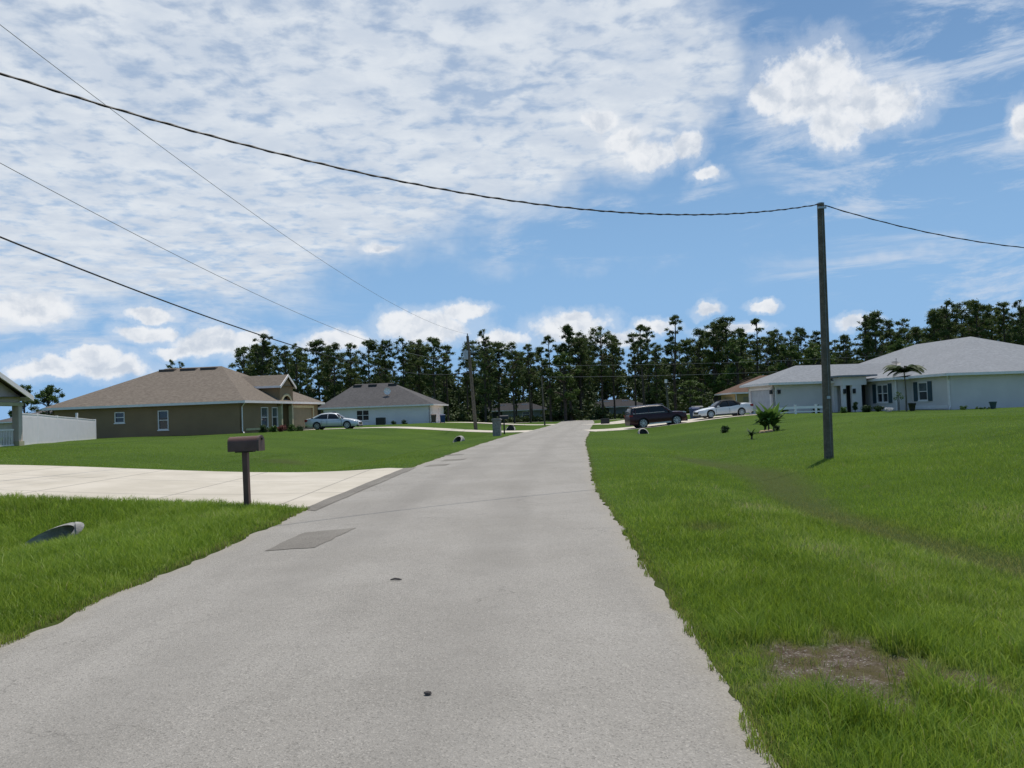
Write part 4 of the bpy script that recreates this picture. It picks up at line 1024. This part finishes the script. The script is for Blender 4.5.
# ------------------------------------------------------------------ bins and yard things
def bin_(px, Y, label, m, s=1., grp=None, lid='trim', dx=0):
    p = at(px, 415, Y); r_ = empty('wheelie_bin', base(p.x + dx, Y, .02), R(10), label, 'bin', grp); r_.scale = (s, s, s)
    MB().loft([[(-.24, -.26, .06), (.24, -.26, .06), (.24, .26, .06), (-.24, .26, .06)], [(-.31, -.36, .98), (.31, -.36, .98), (.31, .34, .98), (-.31, .34, .98)]]).build('body', M[m], r_)
    MB().loft([[(-.33, -.38, .985), (.33, -.38, .985), (.33, .38, .985), (-.33, .38, .985)], [(-.27, -.30, 1.08), (.27, -.30, 1.08), (.27, .32, 1.08), (-.27, .32, 1.08)]]).build('lid', M[lid], r_)
    MB().tube([(-.25, .42, .92), (.25, .42, .92)], .02, 6).build('handle', M['trim'], r_)
    for s_ in (-1, 1): MB().tube([(s_ * .24, .28, .1), (s_ * .30, .28, .1)], .1, 12).build('wheel', M['tyre'], r_)
bin_(433.5, 111.3, 'brown wheeled bin by the corner of the white house', 'brownp', 1.1, lid='brownp')
bin_(442.5, 111.8, 'blue wheeled recycling bin right of the brown bin', 'blue', 1.1, lid='blue')
bin_(694.5, 76.5, 'blue wheeled bin standing between the dark and white cars', 'blue', 1.15, lid='blue')
bin_(697.5, 81, 'grey lidded wheeled bin behind the blue bin on the right', 'greyp', 1.35, lid='greyp')
p = at(381, 425, 110.5); ac = empty('air_conditioner', base(p.x, 110.5), 0, 'dark grey air conditioner unit against the white house wall', 'air conditioner')
mb = MB().box(-.6, .6, -.45, .45, .06, 1.0)
for i in range(9): mb.box(-.615, .615, -.465, .465, .12 + i * .095, .16 + i * .095)
mb.build('casing', M['trim'], ac); MB().tube([(0, 0, 1.0), (0, 0, 1.04)], .36, 16).build('fan_grille', M['metal'], ac); MB().box(-.7, .7, -.55, .55, -.1, .058).build('pad', M['concrete'], ac)
def pot(px, Y, h, m, label, plant=None):
    p = at(px, 405, Y); r_ = empty('plant_pot', base(p.x, Y), 0, label, 'pot')
    prof = [(.55, 0), (.68, .35), (.85, .8), (.95, .86), (.95, 1.), (.82, 1.), (.78, .8)]
    MB().loft([[(h * .5 * a * math.cos(q), h * .5 * a * math.sin(q), z * h) for q in [2 * math.pi * i / 16 for i in range(16)]] for a, z in prof], cap=True).build('vessel', M[m], r_, smooth=50)
    return r_
pot(993, 60.5, .55, 'shutter', 'dark teal plant pot by the blank side wall of the grey house')
pot(912, 63.8, .62, 'black', 'black plant pot under the window right of the small palm')

# loose road debris
for (px, py, s_, lb, nm) in [(396, 584, .035, 'small dark stick lying on the asphalt in the middle distance', 'stick'), (428, 700, .022, 'small dark stone on the near asphalt', 'stone')]:
    r0 = Vector(ray(px, py)); tt = -CH / r0.z; x, y = r0.x * tt, r0.y * tt
    mb = MB()
    if nm == 'stick': mb.tube([(-.055, 0, .01), (-.01, .012, .016), (.03, .004, .012), (.06, -.008, .01)], [.006, .011, .010, .004], 7)
    else: mb.loft([[(s_ * a * math.cos(q) * (1.1 + .2 * math.sin(3 * q)), s_ * .8 * a * math.sin(q), z) for q in [2 * math.pi * i / 9 for i in range(9)]] for a, z in ((.6, 0), (1, .006), (.8, .016), (.3, .021))])
    o = mb.build(nm, M['stone'], None, (x, y, road_z(x, y) + .003)); tag(o, lb, nm)

# ------------------------------------------------------------------ plants
def leafcloud(centers, radii, n, size, flat=.75, shell=.55, thin_=.45):
    """triangles/quads spread in ellipsoidal clumps; returns verts(quads), faces, tint"""
    C_ = np.asarray(centers, float); Rr = np.asarray(radii, float); K = len(C_)
    w_ = (Rr ** 2); w_ = w_ / w_.sum(); idx = rng.choice(K, n, p=w_)
    d = rng.normal(size=(n, 3)); d /= np.linalg.norm(d, axis=1)[:, None]
    rad = (shell + (1 - shell) * rng.random(n)) * (.55 + .75 * rng.random(n) ** 1.6)
    p = C_[idx] + d * (Rr[idx] * rad)[:, None] * np.array([1, 1, flat])
    a = rng.normal(size=(n, 3)); a /= np.linalg.norm(a, axis=1)[:, None]; b_ = np.cross(a, rng.normal(size=(n, 3))); b_ /= np.linalg.norm(b_, axis=1)[:, None]
    s = size * (.6 + .8 * rng.random(n))[:, None]
    q = np.stack([p - a * s, p + b_ * s * thin_, p + a * s, p - b_ * s * thin_], 1).reshape(-1, 3)
    ct = rng.random(K)[idx]
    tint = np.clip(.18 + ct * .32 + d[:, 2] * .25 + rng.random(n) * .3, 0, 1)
    return q, np.arange(n * 4), np.repeat(tint, 4)
def pine(seed, H_, crown_frac, n_cl, wid, needles=3600, lean=.02, sz=.17):
    random.seed(seed)
    r_ = empty('pine_tree', (0, 0, 0), 0)
    bend = random.uniform(-lean, lean) * H_; ph = random.uniform(0, 6)
    def tp(f): return Vector((bend * f * f + .18 * math.sin(ph + f * 5) * f, .12 * math.cos(ph + f * 4) * f, H_ * f))
    mb = MB(); r0 = .011 * H_ + .03
    mb.tube([tp(i / 10) for i in range(11)], [r0 * (1 - .78 * i / 10) for i in range(11)], 7)
    cs, rs = [], []
    for i in range(n_cl):
        f = 1 - crown_frac * (random.random() ** 1.15); g_ = (1 - f) / crown_frac
        env = wid * (0.22 + .95 * math.sin(min(1, g_ * 1.15 + .08) * math.pi * .82)) * random.uniform(.35, 1.1)
        a = random.uniform(0, 2 * math.pi); b0 = tp(max(0, f - .05)); c = tp(f) + Vector((math.cos(a) * env, math.sin(a) * env, random.uniform(-.3, .5)))
        c.z = min(c.z, H_ + .1)
        mid = b0.lerp(c, .55) + Vector((0, 0, .12 * env))
        mb.tube([b0, mid, c], [r0 * .32 * (1.1 - f * .6), r0 * .18, .015], 4)
        cs.append(c); rs.append(random.uniform(.32, .80) * (wid / 2.0) ** .6)
        if random.random() < .6: cs.append(mid + Vector((random.uniform(-.3, .3), random.uniform(-.3, .3), .3))); rs.append(random.uniform(.3, .6) * (wid / 2.0) ** .6)
    cs.append(tp(1.0)); rs.append(.5)
    # dead snags below the crown
    for i in range(5):
        f = random.uniform(.3, 1 - crown_frac); a = random.uniform(0, 6.28); b0 = tp(f); mb.tube([b0, b0 + Vector((math.cos(a) * .8, math.sin(a) * .8, .25))], [.03, .01], 3)
    mb.build('trunk', M['pine_bark'], r_, smooth=60)
    q, f_, ti = leafcloud([tuple(c) for c in cs], rs, needles, sz, .85, shell=.0, thin_=.28)
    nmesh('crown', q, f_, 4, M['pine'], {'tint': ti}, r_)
    return r_
def broad(seed, H_, wid, n_cl, leaves=5000, m='leaf', trunk=.45, sz=.22, name='oak_tree'):
    random.seed(seed); r_ = empty(name, (0, 0, 0), 0); mb = MB(); r0 = .025 * H_
    mb.tube([(0, 0, -.2), (.05, 0, H_ * trunk * .5), (-.05, .05, H_ * trunk), (0, 0, H_ * .75)], [r0, r0 * .85, r0 * .7, r0 * .25], 8)
    cs, rs = [], []
    for i in range(n_cl):
        f = random.uniform(trunk * .75, 1.); env = wid * .5 * math.sin(math.pi * (.18 + .72 * (f - trunk * .7) / (1 - trunk * .7))) * random.uniform(.3, 1.05); a = random.uniform(0, 6.28)
        c = Vector((math.cos(a) * env, math.sin(a) * env, H_ * f - .4)); b0 = Vector((0, 0, H_ * min(f, .8) * .8))
        mb.tube([b0, b0.lerp(c, .5) + Vector((0, 0, .2)), c], [r0 * .35, r0 * .2, .02], 4); cs.append(tuple(c)); rs.append(random.uniform(.5, 1.0) * wid * .14)
    mb.build('trunk', M['pine_bark'], r_, smooth=60)
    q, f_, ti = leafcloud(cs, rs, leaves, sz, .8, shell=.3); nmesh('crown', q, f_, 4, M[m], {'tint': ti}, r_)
    return r_
protos = [pine(11, 17, .58, 60, 2.0, 9500), pine(12, 17, .70, 72, 1.9, 11000), pine(13, 17, .45, 44, 2.2, 8000), pine(14, 17, .62, 64, 2.3, 11000),
          pine(15, 17, .76, 70, 1.6, 9500), pine(16, 17, .40, 34, 1.8, 6000), pine(17, 17, .58, 56, 2.6, 10500), pine(18, 17, .66, 66, 2.0, 10500),
          pine(19, 17, .50, 40, 2.4, 7500), pine(20, 17, .80, 76, 2.1, 11500), pine(21, 17, .48, 36, 1.6, 6000)]
thin = [pine(31, 17, .34, 18, 1.4, 3000), pine(32, 17, .42, 22, 1.3, 3400)]
oaks = [broad(41, 13, 9, 34, 6500), broad(42, 13, 8, 30, 5600), broad(43, 13, 7, 26, 5000)]
used = set()
def place(proto, x, y, h, href, label, group, cat='tree', z=None, wscale=1.):
    if proto.name not in used: used.add(proto.name); c = proto
    else: c = copy_tree(proto)
    s = h / href; c.location = (x, y, (TZ(x, y) if z is None else z) - .1); c.rotation_euler = (0, 0, random.uniform(0, 6.28)); c.scale = (s * wscale, s * wscale, s)
    tag(c, label, cat, group); return c
# skyline contour of the wood: (pixel column, pixel row of tree top)
CT = [(-60, 360), (240, 352), (262, 337), (290, 347), (310, 344), (340, 346), (370, 343), (400, 342), (432, 341), (452, 352), (480, 332), (505, 346), (530, 346), (552, 352), (567, 329), (582, 336), (600, 330), (622, 348),
      (640, 330), (655, 345), (672, 320), (688, 348), (705, 326), (725, 321), (742, 330), (755, 322), (780, 331), (810, 333), (840, 338), (870, 316), (885, 322), (900, 322), (912, 332), (925, 322), (945, 306), (975, 304), (1000, 308), (1024, 303), (1200, 300)]
def ctop(px): return np.interp(px, [c[0] for c in CT], [c[1] for c in CT])
random.seed(5)
zone = lambda px: ('tall dark pine in the wood edge behind the white house', 'pines behind the white house') if px < 455 else (('tall pine in the wood across the end of the road', 'pines across the road end') if px < 720 else ('tall pine in the wood behind the houses on the right', 'pines behind the right houses'))
front = [(243, 350, 148), (262, 337, 150), (285, 349, 150), (296, 346, 146), (318, 344, 150), (334, 347, 146), (350, 346, 152), (368, 343, 147), (385, 344, 150), (402, 342, 146), (418, 343, 150), (433, 341, 146), (446, 348, 152),
         (466, 350, 160), (483, 332, 146), (497, 346, 150), (512, 346, 147), (528, 347, 150), (541, 350, 161), (568, 329, 158), (578, 336, 165), (600, 330, 158), (612, 338, 162), (633, 336, 160), (646, 330, 165),
         (655, 345, 150), (688, 344, 152), (698, 332, 158), (712, 325, 150), (726, 321, 148), (742, 332, 152), (777, 333, 142), (790, 335, 146), (800, 331, 140), (815, 334, 144), (845, 338, 138), (864, 318, 135), (876, 316, 133), (890, 324, 137), (903, 322, 134),
         (918, 330, 140), (933, 315, 130), (947, 305, 128), (960, 306, 132), (975, 304, 127), (990, 308, 130), (1003, 306, 126), (1019, 303, 124), (1036, 302, 126), (1055, 300, 128), (1080, 300, 126)]
for i, (px, py, Y) in enumerate(front):
    p = at(px, py, Y); z = 0 if Y > 146 else TZ(p.x, Y)
    l, g_ = zone(px); place(protos[i * 5 % 11], p.x, Y, p.z - z + .4, 17, l, g_, z=z, wscale=random.uniform(.95, 1.25))
for (px, py, Y, lb) in [(672, 318, 156, 'thin bare stemmed pine rising highest above the dark vehicle'), (548, 338, 156, 'spindly pine leaning out left of the road end'), (755, 321, 150, 'sparse tall pine with twin tufts above the yellow house roof'), (641, 327, 150, 'slender pine with a small round top left of the tallest one')]:
    p = at(px, py, Y); place(thin[0] if Y == 156 else thin[1], p.x, Y, p.z + .3, 17, lb, None, z=0, wscale=1.2)
for row, (Y0, n_, x0_, x1_) in enumerate([(166, 44, -75, 125), (182, 42, -85, 135), (200, 36, -95, 150), (225, 30, -100, 160)]):
    for i in range(n_):
        x = x0_ + (x1_ - x0_) * (i + random.uniform(.1, .9)) / n_; Y = Y0 + random.uniform(-5, 5)
        # keep the houses between the trunks visible
        pxx = 512 + x / Y * F
        if pxx < 235: continue
        if (490 < pxx < 540 or 600 < pxx < 640) and Y < 190 and random.random() < .6: Y += 28
        topz = at(pxx, ctop(pxx) + random.uniform(2, 26), Y).z
        l, g_ = zone(pxx); place(protos[random.randrange(11)], x, Y, topz, 17, l, g_, z=0, wscale=random.uniform(.9, 1.2))
for (px, py, Y, lb) in [(736, 338, 140, 'rounded broadleaf tree among the pines above the yellow house roof'), (715, 352, 150, 'broadleaf tree filling the gap behind the white convertible'), (788, 345, 134, 'dense broadleaf tree left of the bare wooden pole'), (812, 341, 136, 'dense broadleaf tree just behind the bare wooden pole'),
                       (905, 338, 124, 'dense broadleaf tree behind the low end of the grey roof'), (563, 352, 152, 'bushy tree right of the road end under taller pines'), (690, 380, 120, 'small pale green tree behind the blue bin')]:
    p = at(px, py, Y); h = p.z - (0 if Y > 146 else TZ(p.x, Y)); pr = oaks[random.randrange(3)]
    c = place(pr, p.x, Y, h + .3, 13, lb, None, z=0 if Y > 146 else None)
    s_ = h / 13; c.scale = (max(.7, s_), max(.7, s_), s_)
# trees on the far left
for (px, py, Y, ws, lb) in [(24, 385, 128, 1., 'dark tree top just right of the white porch gable'), (48, 384, 124, 1.1, 'rounded tree above the low dark roof at far left')]:
    p = at(px, py, Y); h = p.z - TZ(p.x, Y); place(oaks[0] if px > 30 else oaks[1], p.x, Y, h, 13, lb, None, wscale=ws)
for (px, py, lb) in [(170, 361, 'pine top peeping over the brown ridge, left one'), (180, 363, 'pine top peeping over the brown ridge, right one')]:
    p = at(px, py, 150); place(protos[4], p.x, 150, p.z + .2, 17, lb, None, z=0)

# undergrowth: reads as one mass
cs, rs = [], []
for i in range(3000):
    Y = random.choice([157, 160, 165, 172, 176, 186, 194, 205, 215, 235]) + random.uniform(-2, 3); pxx = random.uniform(225, 1180); x = (pxx - 512) / F * Y
    hs_ = random.uniform(.6, 1.8) if Y < 164 else (random.uniform(.8, 5) if Y < 180 else random.uniform(1, 11))
    if (488 < pxx < 542 or 600 < pxx < 642) and Y < 190: hs_ = .6
    if pxx < 330 and Y > 180: hs_ *= .8
    cs.append((x, Y, hs_ * random.uniform(.3, 1))); rs.append(random.uniform(.9, 2.2) if hs_ > 1 else .7)
q, f_, ti = leafcloud(cs, rs, 330000, .34, .9, shell=.2)
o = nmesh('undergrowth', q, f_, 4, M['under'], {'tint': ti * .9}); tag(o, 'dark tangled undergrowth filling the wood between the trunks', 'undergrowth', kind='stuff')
cs, rs = [], []
for i in range(620):
    x = random.uniform(-125, 180); Y = random.choice([232, 250, 268]); cs.append((x, Y + random.uniform(-4, 4), random.uniform(0, 13.5) if x > -70 else random.uniform(0, 9))); rs.append(random.uniform(1.8, 3.2))
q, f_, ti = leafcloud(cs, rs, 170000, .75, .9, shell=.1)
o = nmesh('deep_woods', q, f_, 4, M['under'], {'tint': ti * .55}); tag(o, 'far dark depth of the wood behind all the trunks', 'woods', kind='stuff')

def shrub(px, Y, w_, h_, label, m='shrub', n=900, sz=.05, name='shrub', grp=None, py=410, z=None):
    p = at(px, py, Y); r_ = empty(name, base(p.x, Y) if z is None else (p.x, Y, z), 0, label, 'shrub' if name == 'shrub' else 'plant', grp)
    cs, rs = [], []
    for i in range(12):
        a = random.uniform(0, 6.28); rr = random.uniform(0, .32) * w_; cs.append((math.cos(a) * rr, math.sin(a) * rr, h_ * random.uniform(.10, .62))); rs.append(random.uniform(.20, .34) * min(w_, h_ * 1.3))
    q, f_, ti = leafcloud(cs, rs, n, sz, .9, shell=.2); nmesh('foliage', q, f_, 4, M[m], {'tint': ti}, r_)
    mb = MB()
    for i in range(5): a = random.uniform(0, 6.28); mb.tube([(0, 0, -.05), (math.cos(a) * w_ * .15, math.sin(a) * w_ * .15, h_ * .5)], [.02, .008], 4)
    mb.build('stem', M['pine_bark'], r_); return r_
shrub(724.5, 48, .58, .55, 'small round dark bush alone on the slope left of the leafy clump', 'dshrub')
shrub(777, 44.5, .42, .32, 'low dark plant right of the orange rocks', 'dshrub', 400)
shrub(866, 66.5, 1.1, .85, 'dark bushy shrub beside the entry window', 'dshrub', 1500, .07)
shrub(878, 66.0, 1.0, .6, 'green shrub under the double window', 'dshrub', 1000, .07)
shrub(889, 64.6, 1.0, .45, 'white flowering shrub under the double window', 'flower', 500, .05)
shrub(844, 67.0, .9, .7, 'leafy shrub in front of the entry column', 'shrub', 900, .07)
shrub(855, 68.0, .5, 1.5, 'tall narrow potted plant between the entry columns', 'dshrub', 900, .07)
shrub(785, 70.5, 1.0, .75, 'green shrub against the garage wall behind the low fence', 'shrub', 800, .07)
shrub(815, 69.8, .9, .8, 'round shrub at the right end of the low fence', 'dshrub', 800, .07)
shrub(963, 60.8, 1.1, .45, 'low pale green plant by the near house corner', 'shrub', 700, .05)
shrub(983, 60.6, 2.6, .22, 'low weeds along the blank grey side wall', 'shrub', 700, .05)
for (px, m, h, lb) in [(262, 'dshrub', .8, 'low dark shrub under the left front window'), (272, 'shrub', .7, 'green shrub under the front windows of the tan house'), (281, 'redflower', .95, 'reddish bush by the arched entry'), (291, 'shrub', .85, 'green rose bush between entry and garage'), (299, 'dshrub', .6, 'small dark bush at the rear of the silver sedan')]:
    shrub(px, 68.5 + (px - 262) * .17, 1.1, h, lb, m, 900, .07)
for (px, lb) in [(393, 'low shrub right of the air conditioner'), (404, 'small green shrub on the blank white wall')]: shrub(px, 111.4, 1.0, .7, lb, 'dshrub', 400, .08)
shrub(5, 46.8, .9, .7, 'dark shrub at the foot of the porch railing', 'dshrub', 700, .06, py=440)

def leaf_strip(mb, base_, az_, L, w_, up, droop, n=7):
    d = Vector((math.cos(az_), math.sin(az_), 0)); s_ = Vector((-d.y, d.x, 0)); rows = []
    for i in range(n + 1):
        f = i / n; c = base_ + d * (L * f * (.35 + .55 * f)) + Vector((0, 0, up * f - droop * f * f)); ww = w_ * math.sin(math.pi * min(1, .12 + .88 * f)) * .5 + .005
        rows.append((c - s_ * ww, c + Vector((0, 0, -.15 * ww)), c + s_ * ww))
    k_ = len(mb.v)
    for r3 in rows: mb.v += [tuple(p) for p in r3]
    for i in range(n):
        for j in range(2): a = k_ + i * 3 + j; mb.f.append((a, a + 1, a + 4, a + 3))
def tinted(o, k_=None):
    n_ = len(o.data.vertices); a = o.data.attributes.new('tint', 'FLOAT', 'POINT'); v = np.repeat(rng.random(n_ // 8 + 1), 8)[:n_]; a.data.foreach_set('value', (v * .7 + .1).astype(np.float32))
def clump_plant(px, Y, h_, n_, w_, label, name, m='palm', spread=.9, stems=3, off=.3):
    p = at(px, 420, Y); r_ = empty(name, base(p.x, Y), 0, label, 'plant'); st = MB()
    lf = MB()
    for k_ in range(stems):
        bx = Vector((random.uniform(-off, off), random.uniform(-off, off) * .6, 0)); hs_ = h_ * random.uniform(.25, .5)
        st.tube([bx - Vector((0, 0, .05)), bx + Vector((random.uniform(-.05, .05), 0, hs_))], [.05, .035], 7)
        for i in range(n_):
            leaf_strip(lf, bx + Vector((0, 0, hs_ * random.uniform(.6, 1))), random.uniform(0, 6.28), spread * random.uniform(.7, 1.1), w_, h_ * random.uniform(.4, .95), h_ * random.uniform(.05, .6))
    st.build('stem', M['pine_bark'], r_); o = lf.build('leaves', M[m], r_); tinted(o); return r_
random.seed(9)
clump_plant(765, 44, 1.45, 22, .30, 'clump of broad arching leaves above the orange rocks', 'banana_plant', 'flowerleaf', .95, 4, .42)
clump_plant(751, 38.5, .55, 22, .08, 'spiky dark plant left of the leafy clump', 'agave_plant', 'dshrub', .42, 1, .02)
for (px, sx, lb) in [(762, .20, 'leftmost orange tan rock under the leafy clump'), (766.5, .17, 'middle orange tan rock under the leafy clump'), (770.5, .14, 'rightmost orange tan rock under the leafy clump')]:
    p = at(px, 427, 42.8); mb = MB(); rings = []
    for a, z in ((.8, -.03), (1, .05), (.85, .12), (.4, .16)): rings.append([(sx * a * math.cos(q) * random.uniform(.85, 1.15), sx * .7 * a * math.sin(q), z) for q in [2 * math.pi * i / 8 for i in range(8)]])
    o = mb.loft(rings).build('garden_rock', M['rock'], None, base(p.x, 42.8)); tag(o, lb, 'rock')
# palm by the grey house
p = at(906, 400, 61.5); pm = empty('palm_tree', base(p.x, 61.5), 0, 'small palm with drooping feathery fronds before the grey house windows', 'palm')
hp = 2.95; MB().tube([(0, 0, -.1), (.03, 0, hp * .5), (-.03, 0, hp)], [.07, .05, .045], 9).build('trunk', M['wood'], pm, smooth=60)
fr = MB()
for i in range(27):
    a = i * 2.4 + random.uniform(-.2, .2); d = Vector((math.cos(a), math.sin(a), 0)); s_ = Vector((-d.y, d.x, 0)); L = random.uniform(1.3, 1.6); up = random.uniform(.3, 1.0); pts = []
    for j in range(11):
        f = j / 10; pts.append(Vector((-.03, 0, hp)) + d * L * f + Vector((0, 0, up * math.sin(f * 1.7) * 1.0 - .75 * f * f)))
    fr.tube(pts, [.018 * (1 - .07 * j) for j in range(11)], 4)
    for j in range(1, 44):
        f = j / 44; q = pts[min(9, int(f * 10))].lerp(pts[min(10, int(f * 10) + 1)], f * 10 % 1); ll = .42 * math.sin(math.pi * (.15 + .8 * f))
        for sg in (-1, 1):
            e = q + s_ * sg * ll * .8 + d * ll * .35 - Vector((0, 0, ll * .45)); fr.add([q, q + d * .09, e], [(0, 1, 2)])
o = fr.build('fronds', M['palm'], pm); tinted(o)
# slim young tree by the near right window
p = at(899, 405, 63.3); yt = empty('young_tree', base(p.x, 63.3), 0, 'slim sapling with a few leaves left of the small palm trunk', 'tree')
MB().tube([(0, 0, -.05), (.02, 0, .7), (-.03, 0, 1.4)], [.025, .02, .01], 6).build('trunk', M['wood'], yt)
q, f_, ti = leafcloud([(0, 0, 1.3), (.25, 0, 1.05), (-.2, .1, 1.0)], [.3, .22, .2], 160, .06, .9); nmesh('crown', q, f_, 4, M['shrub'], {'tint': ti}, yt)
